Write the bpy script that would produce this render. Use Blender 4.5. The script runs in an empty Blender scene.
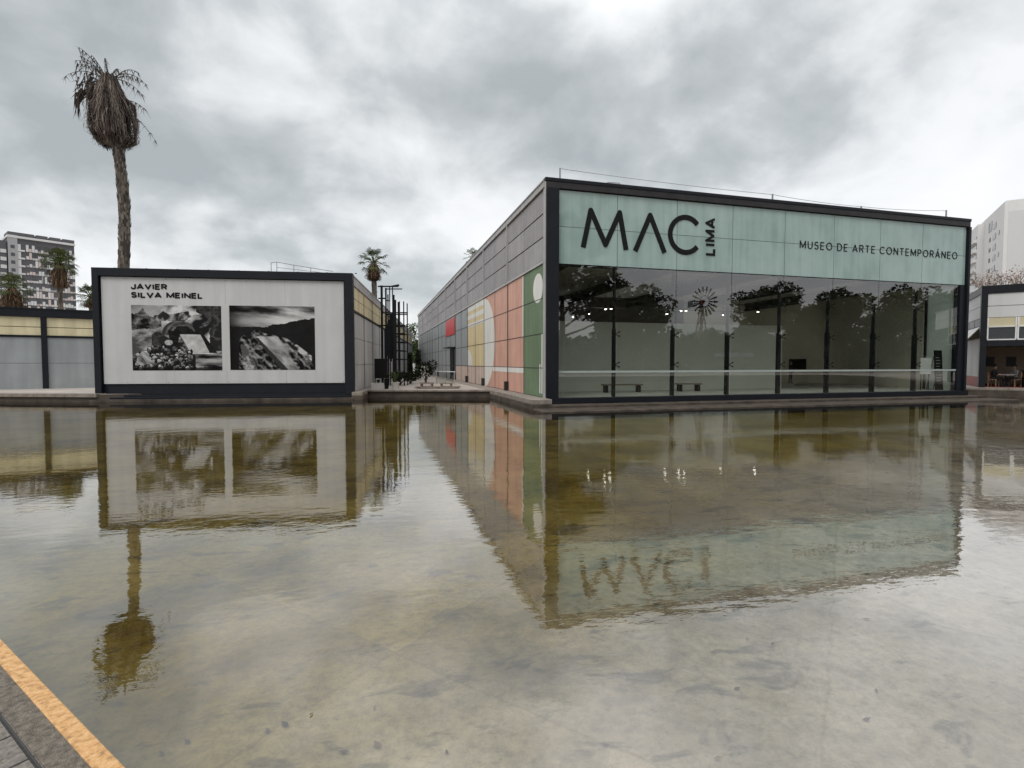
import bpy, bmesh, math, random
import numpy as np
from mathutils import Vector, Matrix

R = math.radians
sc = bpy.context.scene
COL = sc.collection

# ------------------------------------------------------------------ camera
cam_d = bpy.data.cameras.new('camera')
cam = bpy.data.objects.new('camera', cam_d)
COL.objects.link(cam)
cam.location = (0, 0, 2.0)
cam.rotation_euler = (R(90) - math.atan(21 / 515), 0, -R(15.1))
cam_d.sensor_width = 36
cam_d.lens = 36 * 515 / 1024
cam_d.clip_start = 0.05
cam_d.clip_end = 3000
sc.camera = cam

# ------------------------------------------------------------------ exposure
sc.view_settings.view_transform = 'Standard'
sc.view_settings.look = 'None'
sc.view_settings.exposure = 0.57
sc.view_settings.gamma = 1.0
sc.view_settings.use_curve_mapping = False
sc.render.engine = 'CYCLES'
sc.cycles.max_bounces = 10
sc.cycles.transparent_max_bounces = 24
sc.cycles.glossy_bounces = 5
sc.cycles.diffuse_bounces = 4
sc.cycles.use_denoising = True
sc.cycles.caustics_reflective = False
sc.cycles.sample_clamp_indirect = 6

# ------------------------------------------------------------------ sky
SUN_EL, SUN_AZ = 50, 228
world = bpy.data.worlds.new('World')
sc.world = world
world.use_nodes = True
nt = world.node_tree
nt.nodes.clear()


def N(t, kind, **kw):
    n = t.nodes.new(kind)
    for k, v in kw.items():
        setattr(n, k, v)
    return n


def math_node(t, op, a, b=None, c=None):
    n = N(t, 'ShaderNodeMath', operation=op)
    for i, v in enumerate((a, b, c)):
        if v is None:
            continue
        if isinstance(v, (int, float)):
            n.inputs[i].default_value = v
        else:
            t.links.new(v, n.inputs[i])
    return n.outputs[0]


def ramp(t, fac, stops, interp='LINEAR'):
    n = N(t, 'ShaderNodeValToRGB')
    n.color_ramp.interpolation = interp
    els = n.color_ramp.elements
    while len(els) > 1:
        els.remove(els[-1])
    els[0].position = stops[0][0]
    els[0].color = (*stops[0][1], 1)
    for p, c in stops[1:]:
        e = els.new(p)
        e.color = (*c, 1)
    t.links.new(fac, n.inputs[0])
    return n.outputs[0]


def g(v):
    return (v, v, v)


tc = N(nt, 'ShaderNodeTexCoord')
sep = N(nt, 'ShaderNodeSeparateXYZ')
nt.links.new(tc.outputs['Generated'], sep.inputs[0])
zc = math_node(nt, 'MAXIMUM', sep.outputs[2], 0.0)
den = math_node(nt, 'ADD', zc, 0.48)
cx = math_node(nt, 'DIVIDE', sep.outputs[0], den)
cy = math_node(nt, 'DIVIDE', sep.outputs[1], den)
comb = N(nt, 'ShaderNodeCombineXYZ')
nt.links.new(cx, comb.inputs[0])
nt.links.new(cy, comb.inputs[1])
comb.inputs[2].default_value = 3.7


def wnoise(scale, detail, rough, dist, off):
    mp = N(nt, 'ShaderNodeMapping')
    mp.inputs['Location'].default_value = off
    nt.links.new(comb.outputs[0], mp.inputs[0])
    n = N(nt, 'ShaderNodeTexNoise')
    n.inputs['Scale'].default_value = scale
    n.inputs['Detail'].default_value = detail
    n.inputs['Roughness'].default_value = rough
    n.inputs['Distortion'].default_value = dist
    nt.links.new(mp.outputs[0], n.inputs['Vector'])
    return n.outputs['Fac']


n1 = wnoise(1.5, 4, 0.5, 0.15, (-11.809, 17.639, 1.144))
n2 = wnoise(4.2, 6, 0.55, 0.2, (18.663, 15.75, -1.207))
mixn = math_node(nt, 'ADD', math_node(nt, 'MULTIPLY', n1, 0.62), math_node(nt, 'MULTIPLY', n2, 0.38))
# the cloud deck is thinner and brighter low over the city
low = N(nt, 'ShaderNodeMapRange', interpolation_type='SMOOTHSTEP')
low.inputs['From Min'].default_value = 0.05
low.inputs['From Max'].default_value = 0.45
low.inputs['To Min'].default_value = 0.045
low.inputs['To Max'].default_value = -0.035
nt.links.new(sep.outputs[2], low.inputs['Value'])
mixn = math_node(nt, 'ADD', mixn, low.outputs[0])
cloud = ramp(nt, mixn, [(0.37, (0.305, 0.328, 0.334)), (0.44, (0.395, 0.417, 0.423)), (0.50, (0.55, 0.563, 0.568)), (0.56, (0.66, 0.667, 0.67)), (0.66, (0.71, 0.71, 0.71))])
# overcast sky: brighter overhead than low down (CIE overcast)
zen = N(nt, 'ShaderNodeMapRange', interpolation_type='SMOOTHSTEP')
zen.inputs['From Min'].default_value = 0.42
zen.inputs['From Max'].default_value = 0.95
zen.inputs['To Min'].default_value = 1.0
zen.inputs['To Max'].default_value = 1.95
nt.links.new(sep.outputs[2], zen.inputs['Value'])
bg1 = N(nt, 'ShaderNodeBackground')
nt.links.new(cloud, bg1.inputs['Color'])
nt.links.new(zen.outputs[0], bg1.inputs['Strength'])
sky = N(nt, 'ShaderNodeTexSky', sky_type='NISHITA', sun_disc=False)
sky.sun_elevation = R(SUN_EL)
sky.sun_rotation = R(SUN_AZ)
bg2 = N(nt, 'ShaderNodeBackground')
bg2.inputs['Strength'].default_value = 0.1
nt.links.new(sky.outputs[0], bg2.inputs['Color'])
mx = N(nt, 'ShaderNodeMixShader')
mx.inputs[0].default_value = 0.08
nt.links.new(bg1.outputs[0], mx.inputs[1])
nt.links.new(bg2.outputs[0], mx.inputs[2])
wo = N(nt, 'ShaderNodeOutputWorld')
nt.links.new(mx.outputs[0], wo.inputs[0])

# ------------------------------------------------------------------ sun (veiled by cloud)
sd = bpy.data.lights.new('sun', 'SUN')
sd.energy = 0.9
sd.angle = R(28)
sd.color = (1.0, 0.96, 0.9)
sun = bpy.data.objects.new('sun', sd)
COL.objects.link(sun)
sv = Vector((math.sin(R(SUN_AZ)) * math.cos(R(SUN_EL)), math.cos(R(SUN_AZ)) * math.cos(R(SUN_EL)), math.sin(R(SUN_EL))))
sun.rotation_euler = sv.to_track_quat('Z', 'Y').to_euler()
sun.location = (0, -20, 40)

# ------------------------------------------------------------------ materials
_mats = {}


def pbr(name, col, rough=0.6, var=0.12, vscale=2.0, metal=0.0, bump=0.0, bscale=40, streak=0.0, spec=0.5, emit=0.0):
    if name in _mats:
        return _mats[name]
    m = bpy.data.materials.new(name)
    m.use_nodes = True
    t = m.node_tree
    b = t.nodes['Principled BSDF']
    b.inputs['Roughness'].default_value = rough
    b.inputs['Metallic'].default_value = metal
    b.inputs['Specular IOR Level'].default_value = spec
    co = N(t, 'ShaderNodeTexCoord')
    nz = N(t, 'ShaderNodeTexNoise')
    nz.inputs['Scale'].default_value = vscale
    nz.inputs['Detail'].default_value = 6
    nz.inputs['Roughness'].default_value = 0.6
    t.links.new(co.outputs['Object'], nz.inputs['Vector'])
    val = nz.outputs['Fac']
    mr = N(t, 'ShaderNodeMapRange')
    mr.inputs['From Min'].default_value = 0.3
    mr.inputs['From Max'].default_value = 0.7
    mr.inputs['To Min'].default_value = 1 - var
    mr.inputs['To Max'].default_value = 1 + var
    t.links.new(val, mr.inputs['Value'])
    fac = mr.outputs[0]
    if streak:
        mp = N(t, 'ShaderNodeMapping')
        mp.inputs['Scale'].default_value = (2.2, 2.2, 0.22)
        t.links.new(co.outputs['Object'], mp.inputs[0])
        n2 = N(t, 'ShaderNodeTexNoise')
        n2.inputs['Scale'].default_value = 1.0
        n2.inputs['Detail'].default_value = 4
        t.links.new(mp.outputs[0], n2.inputs['Vector'])
        m2 = N(t, 'ShaderNodeMapRange')
        m2.inputs['From Min'].default_value = 0.35
        m2.inputs['From Max'].default_value = 0.65
        m2.inputs['To Min'].default_value = 1 - streak
        m2.inputs['To Max'].default_value = 1 + streak * 0.3
        t.links.new(n2.outputs['Fac'], m2.inputs['Value'])
        fac = math_node(t, 'MULTIPLY', fac, m2.outputs[0])
    mul = N(t, 'ShaderNodeVectorMath', operation='SCALE')
    mul.inputs[0].default_value = col
    t.links.new(fac, mul.inputs['Scale'])
    t.links.new(mul.outputs[0], b.inputs['Base Color'])
    if bump:
        n3 = N(t, 'ShaderNodeTexNoise')
        n3.inputs['Scale'].default_value = bscale
        n3.inputs['Detail'].default_value = 4
        t.links.new(co.outputs['Object'], n3.inputs['Vector'])
        bp = N(t, 'ShaderNodeBump')
        bp.inputs['Strength'].default_value = bump
        bp.inputs['Distance'].default_value = 0.02
        t.links.new(n3.outputs['Fac'], bp.inputs['Height'])
        t.links.new(bp.outputs[0], b.inputs['Normal'])
    if emit:
        b.inputs['Emission Color'].default_value = (1, 0.93, 0.8, 1)
        b.inputs['Emission Strength'].default_value = emit
    _mats[name] = m
    return m


def glass(name, tint, ior=1.55, boost=0.0, rough=0.0):
    m = bpy.data.materials.new(name)
    m.use_nodes = True
    t = m.node_tree
    t.nodes.clear()
    fr = N(t, 'ShaderNodeFresnel')
    ge = N(t, 'ShaderNodeNewGeometry')
    back = ge.outputs['Backfacing']
    front = math_node(t, 'SUBTRACT', 1.0, back)
    # leaving the far face of the pane must not count as total internal reflection
    t.links.new(math_node(t, 'ADD', math_node(t, 'MULTIPLY', front, ior), math_node(t, 'MULTIPLY', back, 1 / ior)), fr.inputs['IOR'])
    f = math_node(t, 'ADD', math_node(t, 'MULTIPLY', fr.outputs[0], 1 - boost), boost)
    f = math_node(t, 'MULTIPLY', f, front)
    tr = N(t, 'ShaderNodeBsdfTransparent')
    tr.inputs[0].default_value = (*tint, 1)
    gl = N(t, 'ShaderNodeBsdfGlossy')
    gl.inputs['Roughness'].default_value = rough
    mxs = N(t, 'ShaderNodeMixShader')
    t.links.new(f, mxs.inputs[0])
    t.links.new(tr.outputs[0], mxs.inputs[1])
    t.links.new(gl.outputs[0], mxs.inputs[2])
    # panes are never perfectly flat: a very slight waviness
    co = N(t, 'ShaderNodeTexCoord')
    nz = N(t, 'ShaderNodeTexNoise')
    nz.inputs['Scale'].default_value = 0.9
    t.links.new(co.outputs['Object'], nz.inputs['Vector'])
    bp = N(t, 'ShaderNodeBump')
    bp.inputs['Strength'].default_value = 0.03
    bp.inputs['Distance'].default_value = 0.01
    t.links.new(nz.outputs['Fac'], bp.inputs['Height'])
    t.links.new(bp.outputs[0], gl.inputs['Normal'])
    o = N(t, 'ShaderNodeOutputMaterial')
    t.links.new(mxs.outputs[0], o.inputs[0])
    return m


def water_mat():
    m = bpy.data.materials.new('pool_water')
    m.use_nodes = True
    t = m.node_tree
    t.nodes.clear()
    co = N(t, 'ShaderNodeTexCoord')

    def nz(scale, stretch, rot, detail, rough=0.5):
        mp = N(t, 'ShaderNodeMapping')
        mp.inputs['Rotation'].default_value = (0, 0, R(rot))
        mp.inputs['Scale'].default_value = (stretch, 1, 1)
        t.links.new(co.outputs['Object'], mp.inputs[0])
        n = N(t, 'ShaderNodeTexNoise')
        n.inputs['Scale'].default_value = scale
        n.inputs['Detail'].default_value = detail
        n.inputs['Roughness'].default_value = rough
        t.links.new(mp.outputs[0], n.inputs['Vector'])
        return n.outputs['Fac']
    fine = nz(8.0, 0.5, 20, 3, 0.5)
    mid = nz(1.7, 0.5, 12, 1.5)
    # wind patches: some water is calmer
    patch = nz(0.16, 0.7, 0, 2)
    pm = N(t, 'ShaderNodeMapRange')
    pm.inputs['From Min'].default_value = 0.35
    pm.inputs['From Max'].default_value = 0.65
    pm.inputs['To Min'].default_value = 0.45
    pm.inputs['To Max'].default_value = 1.5
    t.links.new(patch, pm.inputs['Value'])
    h = math_node(t, 'ADD', math_node(t, 'MULTIPLY', fine, 0.36), math_node(t, 'MULTIPLY', mid, 0.72))
    h = math_node(t, 'MULTIPLY', h, pm.outputs[0])
    bp = N(t, 'ShaderNodeBump')
    bp.inputs['Strength'].default_value = 1.0
    bp.inputs['Distance'].default_value = 0.0044
    t.links.new(h, bp.inputs['Height'])
    fr = N(t, 'ShaderNodeFresnel')
    fr.inputs['IOR'].default_value = 1.33
    t.links.new(bp.outputs[0], fr.inputs['Normal'])
    f = ramp(t, fr.outputs[0], [(0.02, g(0.19)), (0.05, g(0.32)), (0.075, g(0.37)), (0.13, g(0.49)), (0.18, g(0.57)), (0.25, g(0.63)), (0.40, g(0.68)), (1.0, g(1.0))])
    tr = N(t, 'ShaderNodeBsdfTransparent')
    tr.inputs[0].default_value = (0.97, 0.955, 0.88, 1)
    gl = N(t, 'ShaderNodeBsdfGlossy')
    gl.inputs['Roughness'].default_value = 0.0
    t.links.new(bp.outputs[0], gl.inputs['Normal'])
    mxs = N(t, 'ShaderNodeMixShader')
    t.links.new(f, mxs.inputs[0])
    t.links.new(tr.outputs[0], mxs.inputs[1])
    t.links.new(gl.outputs[0], mxs.inputs[2])
    o = N(t, 'ShaderNodeOutputMaterial')
    t.links.new(mxs.outputs[0], o.inputs[0])
    return m


def floor_mat():
    """pool bottom: olive algae on concrete, dark clots, pale sediment with sky brightness painted in"""
    m = bpy.data.materials.new('pool_bottom')
    m.use_nodes = True
    t = m.node_tree
    b = t.nodes['Principled BSDF']
    b.inputs['Roughness'].default_value = 0.9
    b.inputs['Specular IOR Level'].default_value = 0.1
    co = N(t, 'ShaderNodeTexCoord')

    def nz(scale, detail=6, rough=0.6, dist=0.0, off=(0, 0, 0), sc_=(1, 1, 1)):
        mp = N(t, 'ShaderNodeMapping')
        mp.inputs['Location'].default_value = off
        mp.inputs['Scale'].default_value = sc_
        t.links.new(co.outputs['Object'], mp.inputs[0])
        n = N(t, 'ShaderNodeTexNoise')
        n.inputs['Scale'].default_value = scale
        n.inputs['Detail'].default_value = detail
        n.inputs['Roughness'].default_value = rough
        n.inputs['Distortion'].default_value = dist
        t.links.new(mp.outputs[0], n.inputs['Vector'])
        return n.outputs['Fac']
    base = ramp(t, nz(0.55, 8, 0.65, 0.3), [(0.3, (0.10, 0.066, 0.011)), (0.43, (0.225, 0.160, 0.026)), (0.56, (0.34, 0.252, 0.056)), (0.72, (0.27, 0.225, 0.085))])
    grain = ramp(t, nz(11, 6, 0.75), [(0.3, g(0.62)), (0.5, g(1.0)), (0.7, g(1.22))])
    clots = ramp(t, nz(3.1, 4, 0.6, 0.6, (3, 1, 0), (0.5, 1.0, 1)), [(0.0, g(1)), (0.57, g(1)), (0.65, g(0.5)), (1, g(0.35))])
    big = ramp(t, nz(0.22, 4, 0.55, 0.2, (5.2, 1.7, 0)), [(0.40, g(0)), (0.60, g(1))])
    silt_sheen = ramp(t, nz(1.4, 7, 0.65, 0.4, (9, 4, 0)), [(0.3, (0.33, 0.295, 0.262)), (0.44, (0.53, 0.485, 0.44)), (0.58, (0.66, 0.61, 0.565)), (0.75, (0.52, 0.485, 0.455))])
    # sky brightness painted into the pale sediment towards the near side of the pool
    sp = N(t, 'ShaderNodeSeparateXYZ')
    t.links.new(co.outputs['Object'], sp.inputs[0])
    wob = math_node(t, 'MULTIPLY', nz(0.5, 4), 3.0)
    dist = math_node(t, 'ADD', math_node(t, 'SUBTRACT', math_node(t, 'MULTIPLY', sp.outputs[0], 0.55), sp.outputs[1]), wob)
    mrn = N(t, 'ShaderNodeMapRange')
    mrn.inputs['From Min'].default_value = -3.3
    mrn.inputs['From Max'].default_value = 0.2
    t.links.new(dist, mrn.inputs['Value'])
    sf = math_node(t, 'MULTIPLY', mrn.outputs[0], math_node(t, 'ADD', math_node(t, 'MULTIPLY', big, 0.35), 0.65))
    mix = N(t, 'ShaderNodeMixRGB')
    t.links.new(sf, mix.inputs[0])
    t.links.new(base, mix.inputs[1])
    t.links.new(silt_sheen, mix.inputs[2])
    m1 = N(t, 'ShaderNodeMixRGB', blend_type='MULTIPLY')
    m1.inputs[0].default_value = 1
    t.links.new(mix.outputs[0], m1.inputs[1])
    t.links.new(grain, m1.inputs[2])
    m2 = N(t, 'ShaderNodeMixRGB', blend_type='MULTIPLY')
    m2.inputs[0].default_value = 1
    t.links.new(m1.outputs[0], m2.inputs[1])
    t.links.new(clots, m2.inputs[2])
    bmp = N(t, 'ShaderNodeMapping')
    bmp.inputs['Rotation'].default_value = (0, 0, R(48))
    t.links.new(co.outputs['Object'], bmp.inputs[0])
    wv = N(t, 'ShaderNodeVectorMath', operation='ADD')
    nzc = N(t, 'ShaderNodeTexNoise')
    nzc.inputs['Scale'].default_value = 3
    t.links.new(co.outputs['Object'], nzc.inputs['Vector'])
    wsc = N(t, 'ShaderNodeVectorMath', operation='SCALE')
    wsc.inputs['Scale'].default_value = 0.11
    t.links.new(nzc.outputs['Color'], wsc.inputs[0])
    t.links.new(bmp.outputs[0], wv.inputs[0])
    t.links.new(wsc.outputs[0], wv.inputs[1])
    bk = N(t, 'ShaderNodeTexBrick')
    bk.offset = 0.0
    bk.inputs['Scale'].default_value = 1
    bk.inputs['Brick Width'].default_value = 2.9
    bk.inputs['Row Height'].default_value = 2.9
    bk.inputs['Mortar Size'].default_value = 0.018
    bk.inputs['Mortar Smooth'].default_value = 1.0
    bk.inputs['Color1'].default_value = (0.86, 0.86, 0.88, 1)
    bk.inputs['Color2'].default_value = (1.08, 1.08, 1.06, 1)
    bk.inputs['Mortar'].default_value = (0.78, 0.76, 0.72, 1)
    t.links.new(wv.outputs[0], bk.inputs['Vector'])
    blo = ramp(t, nz(0.85, 5, 0.62, 0.5, (1.2, 7.7, 0)), [(0.36, g(0.64)), (0.47, g(0.92)), (0.6, g(1.1))])
    vein = ramp(t, nz(6.5, 3, 0.6, 2.2, (4, 2, 0)), [(0.44, g(1.0)), (0.5, g(0.78)), (0.56, g(1.0))])
    m4 = N(t, 'ShaderNodeMixRGB', blend_type='MULTIPLY')
    m4.inputs[0].default_value = 1
    t.links.new(blo, m4.inputs[1])
    t.links.new(vein, m4.inputs[2])
    m5 = N(t, 'ShaderNodeMixRGB', blend_type='MULTIPLY')
    m5.inputs[0].default_value = 0.7
    t.links.new(m2.outputs[0], m5.inputs[1])
    t.links.new(m4.outputs[0], m5.inputs[2])
    m2 = m5
    m3 = N(t, 'ShaderNodeMixRGB', blend_type='MULTIPLY')
    m3.inputs[0].default_value = 1
    t.links.new(m2.outputs[0], m3.inputs[1])
    t.links.new(bk.outputs['Color'], m3.inputs[2])
    t.links.new(m3.outputs[0], b.inputs['Base Color'])
    return m


def paver_mat():
    m = bpy.data.materials.new('path_pavers')
    m.use_nodes = True
    t = m.node_tree
    b = t.nodes['Principled BSDF']
    b.inputs['Roughness'].default_value = 0.85
    co = N(t, 'ShaderNodeTexCoord')
    mp = N(t, 'ShaderNodeMapping')
    mp.inputs['Location'].default_value = (0.07, 0.055, 0)
    t.links.new(co.outputs['Object'], mp.inputs[0])
    br = N(t, 'ShaderNodeTexBrick')
    br.inputs['Scale'].default_value = 1
    br.offset = 0.0
    br.inputs['Brick Width'].default_value = 0.235
    br.inputs['Row Height'].default_value = 0.24
    br.inputs['Mortar Size'].default_value = 0.006
    br.inputs['Color1'].default_value = (0.14, 0.125, 0.108, 1)
    br.inputs['Color2'].default_value = (0.185, 0.165, 0.14, 1)
    br.inputs['Mortar'].default_value = (0.02, 0.019, 0.018, 1)
    t.links.new(mp.outputs[0], br.inputs['Vector'])
    nz = N(t, 'ShaderNodeTexNoise')
    nz.inputs['Scale'].default_value = 60
    nz.inputs['Detail'].default_value = 5
    t.links.new(co.outputs['Object'], nz.inputs['Vector'])
    r_ = ramp(t, nz.outputs['Fac'], [(0.3, g(0.6)), (0.7, g(1.35))])
    mu = N(t, 'ShaderNodeMixRGB', blend_type='MULTIPLY')
    mu.inputs[0].default_value = 1
    t.links.new(br.outputs['Color'], mu.inputs[1])
    t.links.new(r_, mu.inputs[2])
    t.links.new(mu.outputs[0], b.inputs['Base Color'])
    bp = N(t, 'ShaderNodeBump')
    bp.inputs['Strength'].default_value = 0.8
    bp.inputs['Distance'].default_value = 0.006
    inv = math_node(t, 'SUBTRACT', math_node(t, 'MULTIPLY', nz.outputs['Fac'], 0.3), br.outputs['Fac'])
    t.links.new(inv, bp.inputs['Height'])
    t.links.new(bp.outputs[0], b.inputs['Normal'])
    return m


def worn_paint():
    m = bpy.data.materials.new('worn_yellow_paint')
    m.use_nodes = True
    t = m.node_tree
    b = t.nodes['Principled BSDF']
    b.inputs['Roughness'].default_value = 0.75
    co = N(t, 'ShaderNodeTexCoord')
    nz = N(t, 'ShaderNodeTexNoise')
    nz.inputs['Scale'].default_value = 34
    nz.inputs['Detail'].default_value = 8
    nz.inputs['Roughness'].default_value = 0.7
    t.links.new(co.outputs['Object'], nz.inputs['Vector'])
    c = ramp(t, nz.outputs['Fac'], [(0.28, (0.16, 0.12, 0.08)), (0.40, (0.36, 0.20, 0.08)), (0.52, (0.53, 0.30, 0.12)), (0.66, (0.58, 0.38, 0.21)), (0.8, (0.50, 0.36, 0.22))])
    t.links.new(c, b.inputs['Base Color'])
    bp = N(t, 'ShaderNodeBump')
    bp.inputs['Strength'].default_value = 0.6
    bp.inputs['Distance'].default_value = 0.004
    t.links.new(nz.outputs['Fac'], bp.inputs['Height'])
    t.links.new(bp.outputs[0], b.inputs['Normal'])
    return m


def teal_mat():
    m = bpy.data.materials.new('frosted_teal_glass')
    m.use_nodes = True
    t = m.node_tree
    b = t.nodes['Principled BSDF']
    b.inputs['Roughness'].default_value = 0.04
    b.inputs['Specular IOR Level'].default_value = 0.55
    co = N(t, 'ShaderNodeTexCoord')
    nz = N(t, 'ShaderNodeTexNoise')
    nz.inputs['Scale'].default_value = 0.8
    nz.inputs['Detail'].default_value = 5
    t.links.new(co.outputs['Object'], nz.inputs['Vector'])
    mp = N(t, 'ShaderNodeMapping')
    mp.inputs['Scale'].default_value = (3, 1, 0.25)
    t.links.new(co.outputs['Object'], mp.inputs[0])
    n2 = N(t, 'ShaderNodeTexNoise')
    n2.inputs['Scale'].default_value = 1
    n2.inputs['Detail'].default_value = 5
    t.links.new(mp.outputs[0], n2.inputs['Vector'])
    s = math_node(t, 'ADD', math_node(t, 'MULTIPLY', nz.outputs['Fac'], 0.5), math_node(t, 'MULTIPLY', n2.outputs['Fac'], 0.5))
    oi = N(t, 'ShaderNodeObjectInfo')
    s = math_node(t, 'ADD', s, math_node(t, 'MULTIPLY', math_node(t, 'SUBTRACT', oi.outputs['Random'], 0.5), 0.10))
    c = ramp(t, s, [(0.34, (0.225, 0.315, 0.295)), (0.5, (0.285, 0.385, 0.362)), (0.66, (0.335, 0.435, 0.412))])
    t.links.new(c, b.inputs['Base Color'])
    return m


def frosted_mat():
    m = bpy.data.materials.new('pale_green_frosted_pane')
    m.use_nodes = True
    t = m.node_tree
    t.nodes.clear()
    d = N(t, 'ShaderNodeBsdfDiffuse')
    d.inputs[0].default_value = (0.55, 0.60, 0.57, 1)
    tl = N(t, 'ShaderNodeBsdfTranslucent')
    tl.inputs[0].default_value = (0.68, 0.74, 0.70, 1)
    mxs = N(t, 'ShaderNodeMixShader')
    mxs.inputs[0].default_value = 0.6
    t.links.new(d.outputs[0], mxs.inputs[1])
    t.links.new(tl.outputs[0], mxs.inputs[2])
    o = N(t, 'ShaderNodeOutputMaterial')
    t.links.new(mxs.outputs[0], o.inputs[0])
    return m


def bark_strips(name, c1, c2, c3):
    m = bpy.data.materials.new(name)
    m.use_nodes = True
    t = m.node_tree
    b = t.nodes['Principled BSDF']
    b.inputs['Roughness'].default_value = 0.9
    b.inputs['Specular IOR Level'].default_value = 0.15
    at = N(t, 'ShaderNodeAttribute', attribute_name='tone')
    c = ramp(t, at.outputs['Fac'], [(0, c1), (0.5, c2), (1, c3)])
    t.links.new(c, b.inputs['Base Color'])
    return m


def print_mat():
    m = bpy.data.materials.new('photo_print_ink')
    m.use_nodes = True
    t = m.node_tree
    b = t.nodes['Principled BSDF']
    b.inputs['Roughness'].default_value = 0.55
    b.inputs['Specular IOR Level'].default_value = 0.1
    at = N(t, 'ShaderNodeAttribute', attribute_name='tone')
    t.links.new(at.outputs['Color'], b.inputs['Base Color'])
    return m


M = {}
M['dark_metal'] = pbr('dark_blue_grey_metal', (0.009, 0.0105, 0.0145), 0.45, 0.2, 1.5, bump=0.05, spec=0.2)
M['black'] = pbr('black_paint', (0.006, 0.006, 0.0065), 0.5, 0.2, spec=0.2)
M['fascia'] = pbr('dark_fascia_metal', (0.030, 0.027, 0.028), 0.5, 0.2, 1.2, streak=0.2, spec=0.25)
M['flash'] = pbr('zinc_flashing', (0.40, 0.39, 0.39), 0.5, 0.1, 2, streak=0.15)
M['mauve'] = pbr('mauve_grey_perforated_panel', (0.305, 0.292, 0.298), 0.7, 0.09, 0.8, streak=0.10)
M['mauve2'] = pbr('mauve_grey_panel_paler', (0.335, 0.322, 0.328), 0.7, 0.09, 0.8, streak=0.10)
M['grey'] = pbr('blue_grey_wall_panel', (0.30, 0.32, 0.328), 0.65, 0.09, 0.6, streak=0.14)
M['greyw'] = pbr('grey_wall_panel', (0.46, 0.465, 0.47), 0.7, 0.08, 0.6, streak=0.15)
M['green'] = pbr('green_mural_paint', (0.140, 0.205, 0.120), 0.65, 0.10, 0.8, streak=0.14)
M['pink'] = pbr('salmon_mural_paint', (0.62, 0.355, 0.275), 0.65, 0.09, 0.8, streak=0.14)
M['cream'] = pbr('ochre_mural_paint', (0.68, 0.56, 0.33), 0.65, 0.08, 0.8, streak=0.12)
M['mwhite'] = pbr('white_mural_paint', (0.72, 0.71, 0.67), 0.65, 0.05, 0.8, streak=0.10)
M['blush'] = pbr('blush_base_panel', (0.58, 0.46, 0.40), 0.7, 0.10, 0.9, streak=0.2)
M['red'] = pbr('red_sign_paint', (0.52, 0.04, 0.045), 0.5, 0.15, 2)
M['joint'] = pbr('dark_joint', (0.035, 0.033, 0.033), 0.8, 0.2)
M['board'] = pbr('light_grey_board', (0.52, 0.52, 0.525), 0.6, 0.05, 0.7, streak=0.07)
M['ink'] = pbr('black_letter_vinyl', (0.007, 0.007, 0.008), 0.5, 0.1, spec=0.15)
M['yellow'] = pbr('pale_yellow_panel', (0.68, 0.60, 0.39), 0.65, 0.08, 1.0, streak=0.18)
M['stone'] = pbr('pale_stone', (0.25, 0.215, 0.185), 0.8, 0.3, 2.5, bump=0.4, bscale=15, streak=0.2)
M['wet'] = pbr('wet_dark_stone', (0.070, 0.056, 0.045), 0.6, 0.5, 1.6, bump=0.5, bscale=12, spec=0.25)
M['concrete'] = pbr('courtyard_concrete', (0.37, 0.33, 0.295), 0.85, 0.15, 0.5, bump=0.3)
M['kerb'] = pbr('kerb_concrete', (0.17, 0.145, 0.115), 0.9, 0.5, 38, bump=0.9, bscale=160)
M['teal'] = teal_mat()
M['glass'] = glass('clear_facade_glass', (0.925, 0.945, 0.925), 1.6, 0.13, 0.011)
M['frosted_pane'] = frosted_mat()
M['window'] = pbr('dark_window_glass', (0.02, 0.024, 0.028), 0.08, 0.1, spec=0.8)
M['white'] = pbr('white_paint', (0.72, 0.72, 0.71), 0.6, 0.06, 0.6, streak=0.08)
M['partition'] = pbr('grey_white_partition', (0.62, 0.62, 0.55), 0.8, 0.05, 0.5)
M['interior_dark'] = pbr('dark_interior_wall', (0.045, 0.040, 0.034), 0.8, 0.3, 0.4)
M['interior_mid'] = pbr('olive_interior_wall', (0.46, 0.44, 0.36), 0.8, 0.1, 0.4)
M['interior_floor'] = pbr('gallery_floor', (0.45, 0.45, 0.41), 0.5, 0.1, 0.6)
M['slat'] = pbr('ceiling_slat', (0.70, 0.69, 0.65), 0.7, 0.15, 1)
M['frost'] = pbr('frosted_film', (0.34, 0.38, 0.365), 0.6, 0.03)
M['lamp'] = pbr('lit_lamp', (0.9, 0.9, 0.85), 0.5, 0.0, emit=9)
M['aptgrey'] = pbr('apartment_grey', (0.33, 0.33, 0.34), 0.8, 0.08, 0.1)
M['aptdark'] = pbr('apartment_dark_grid', (0.10, 0.10, 0.11), 0.8, 0.1, 0.1)
M['aptwhite'] = pbr('apartment_white', (0.60, 0.60, 0.60), 0.8, 0.06, 0.05, streak=0.05)
M['aptpink'] = pbr('apartment_blush', (0.55, 0.47, 0.45), 0.8, 0.05, 0.1)
M['aptside'] = pbr('apartment_plain_grey', (0.52, 0.52, 0.52), 0.8, 0.04, 0.05)
M['wood'] = pbr('weathered_wood', (0.20, 0.155, 0.12), 0.8, 0.25, 4)
M['soil'] = pbr('dark_soil', (0.03, 0.022, 0.016), 0.9, 0.3)
M['plastic_grey'] = pbr('pale_planter', (0.5, 0.49, 0.47), 0.6, 0.1)
M['leaf'] = bark_strips('green_leaf', (0.020, 0.034, 0.012), (0.048, 0.075, 0.024), (0.085, 0.115, 0.04))
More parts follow.
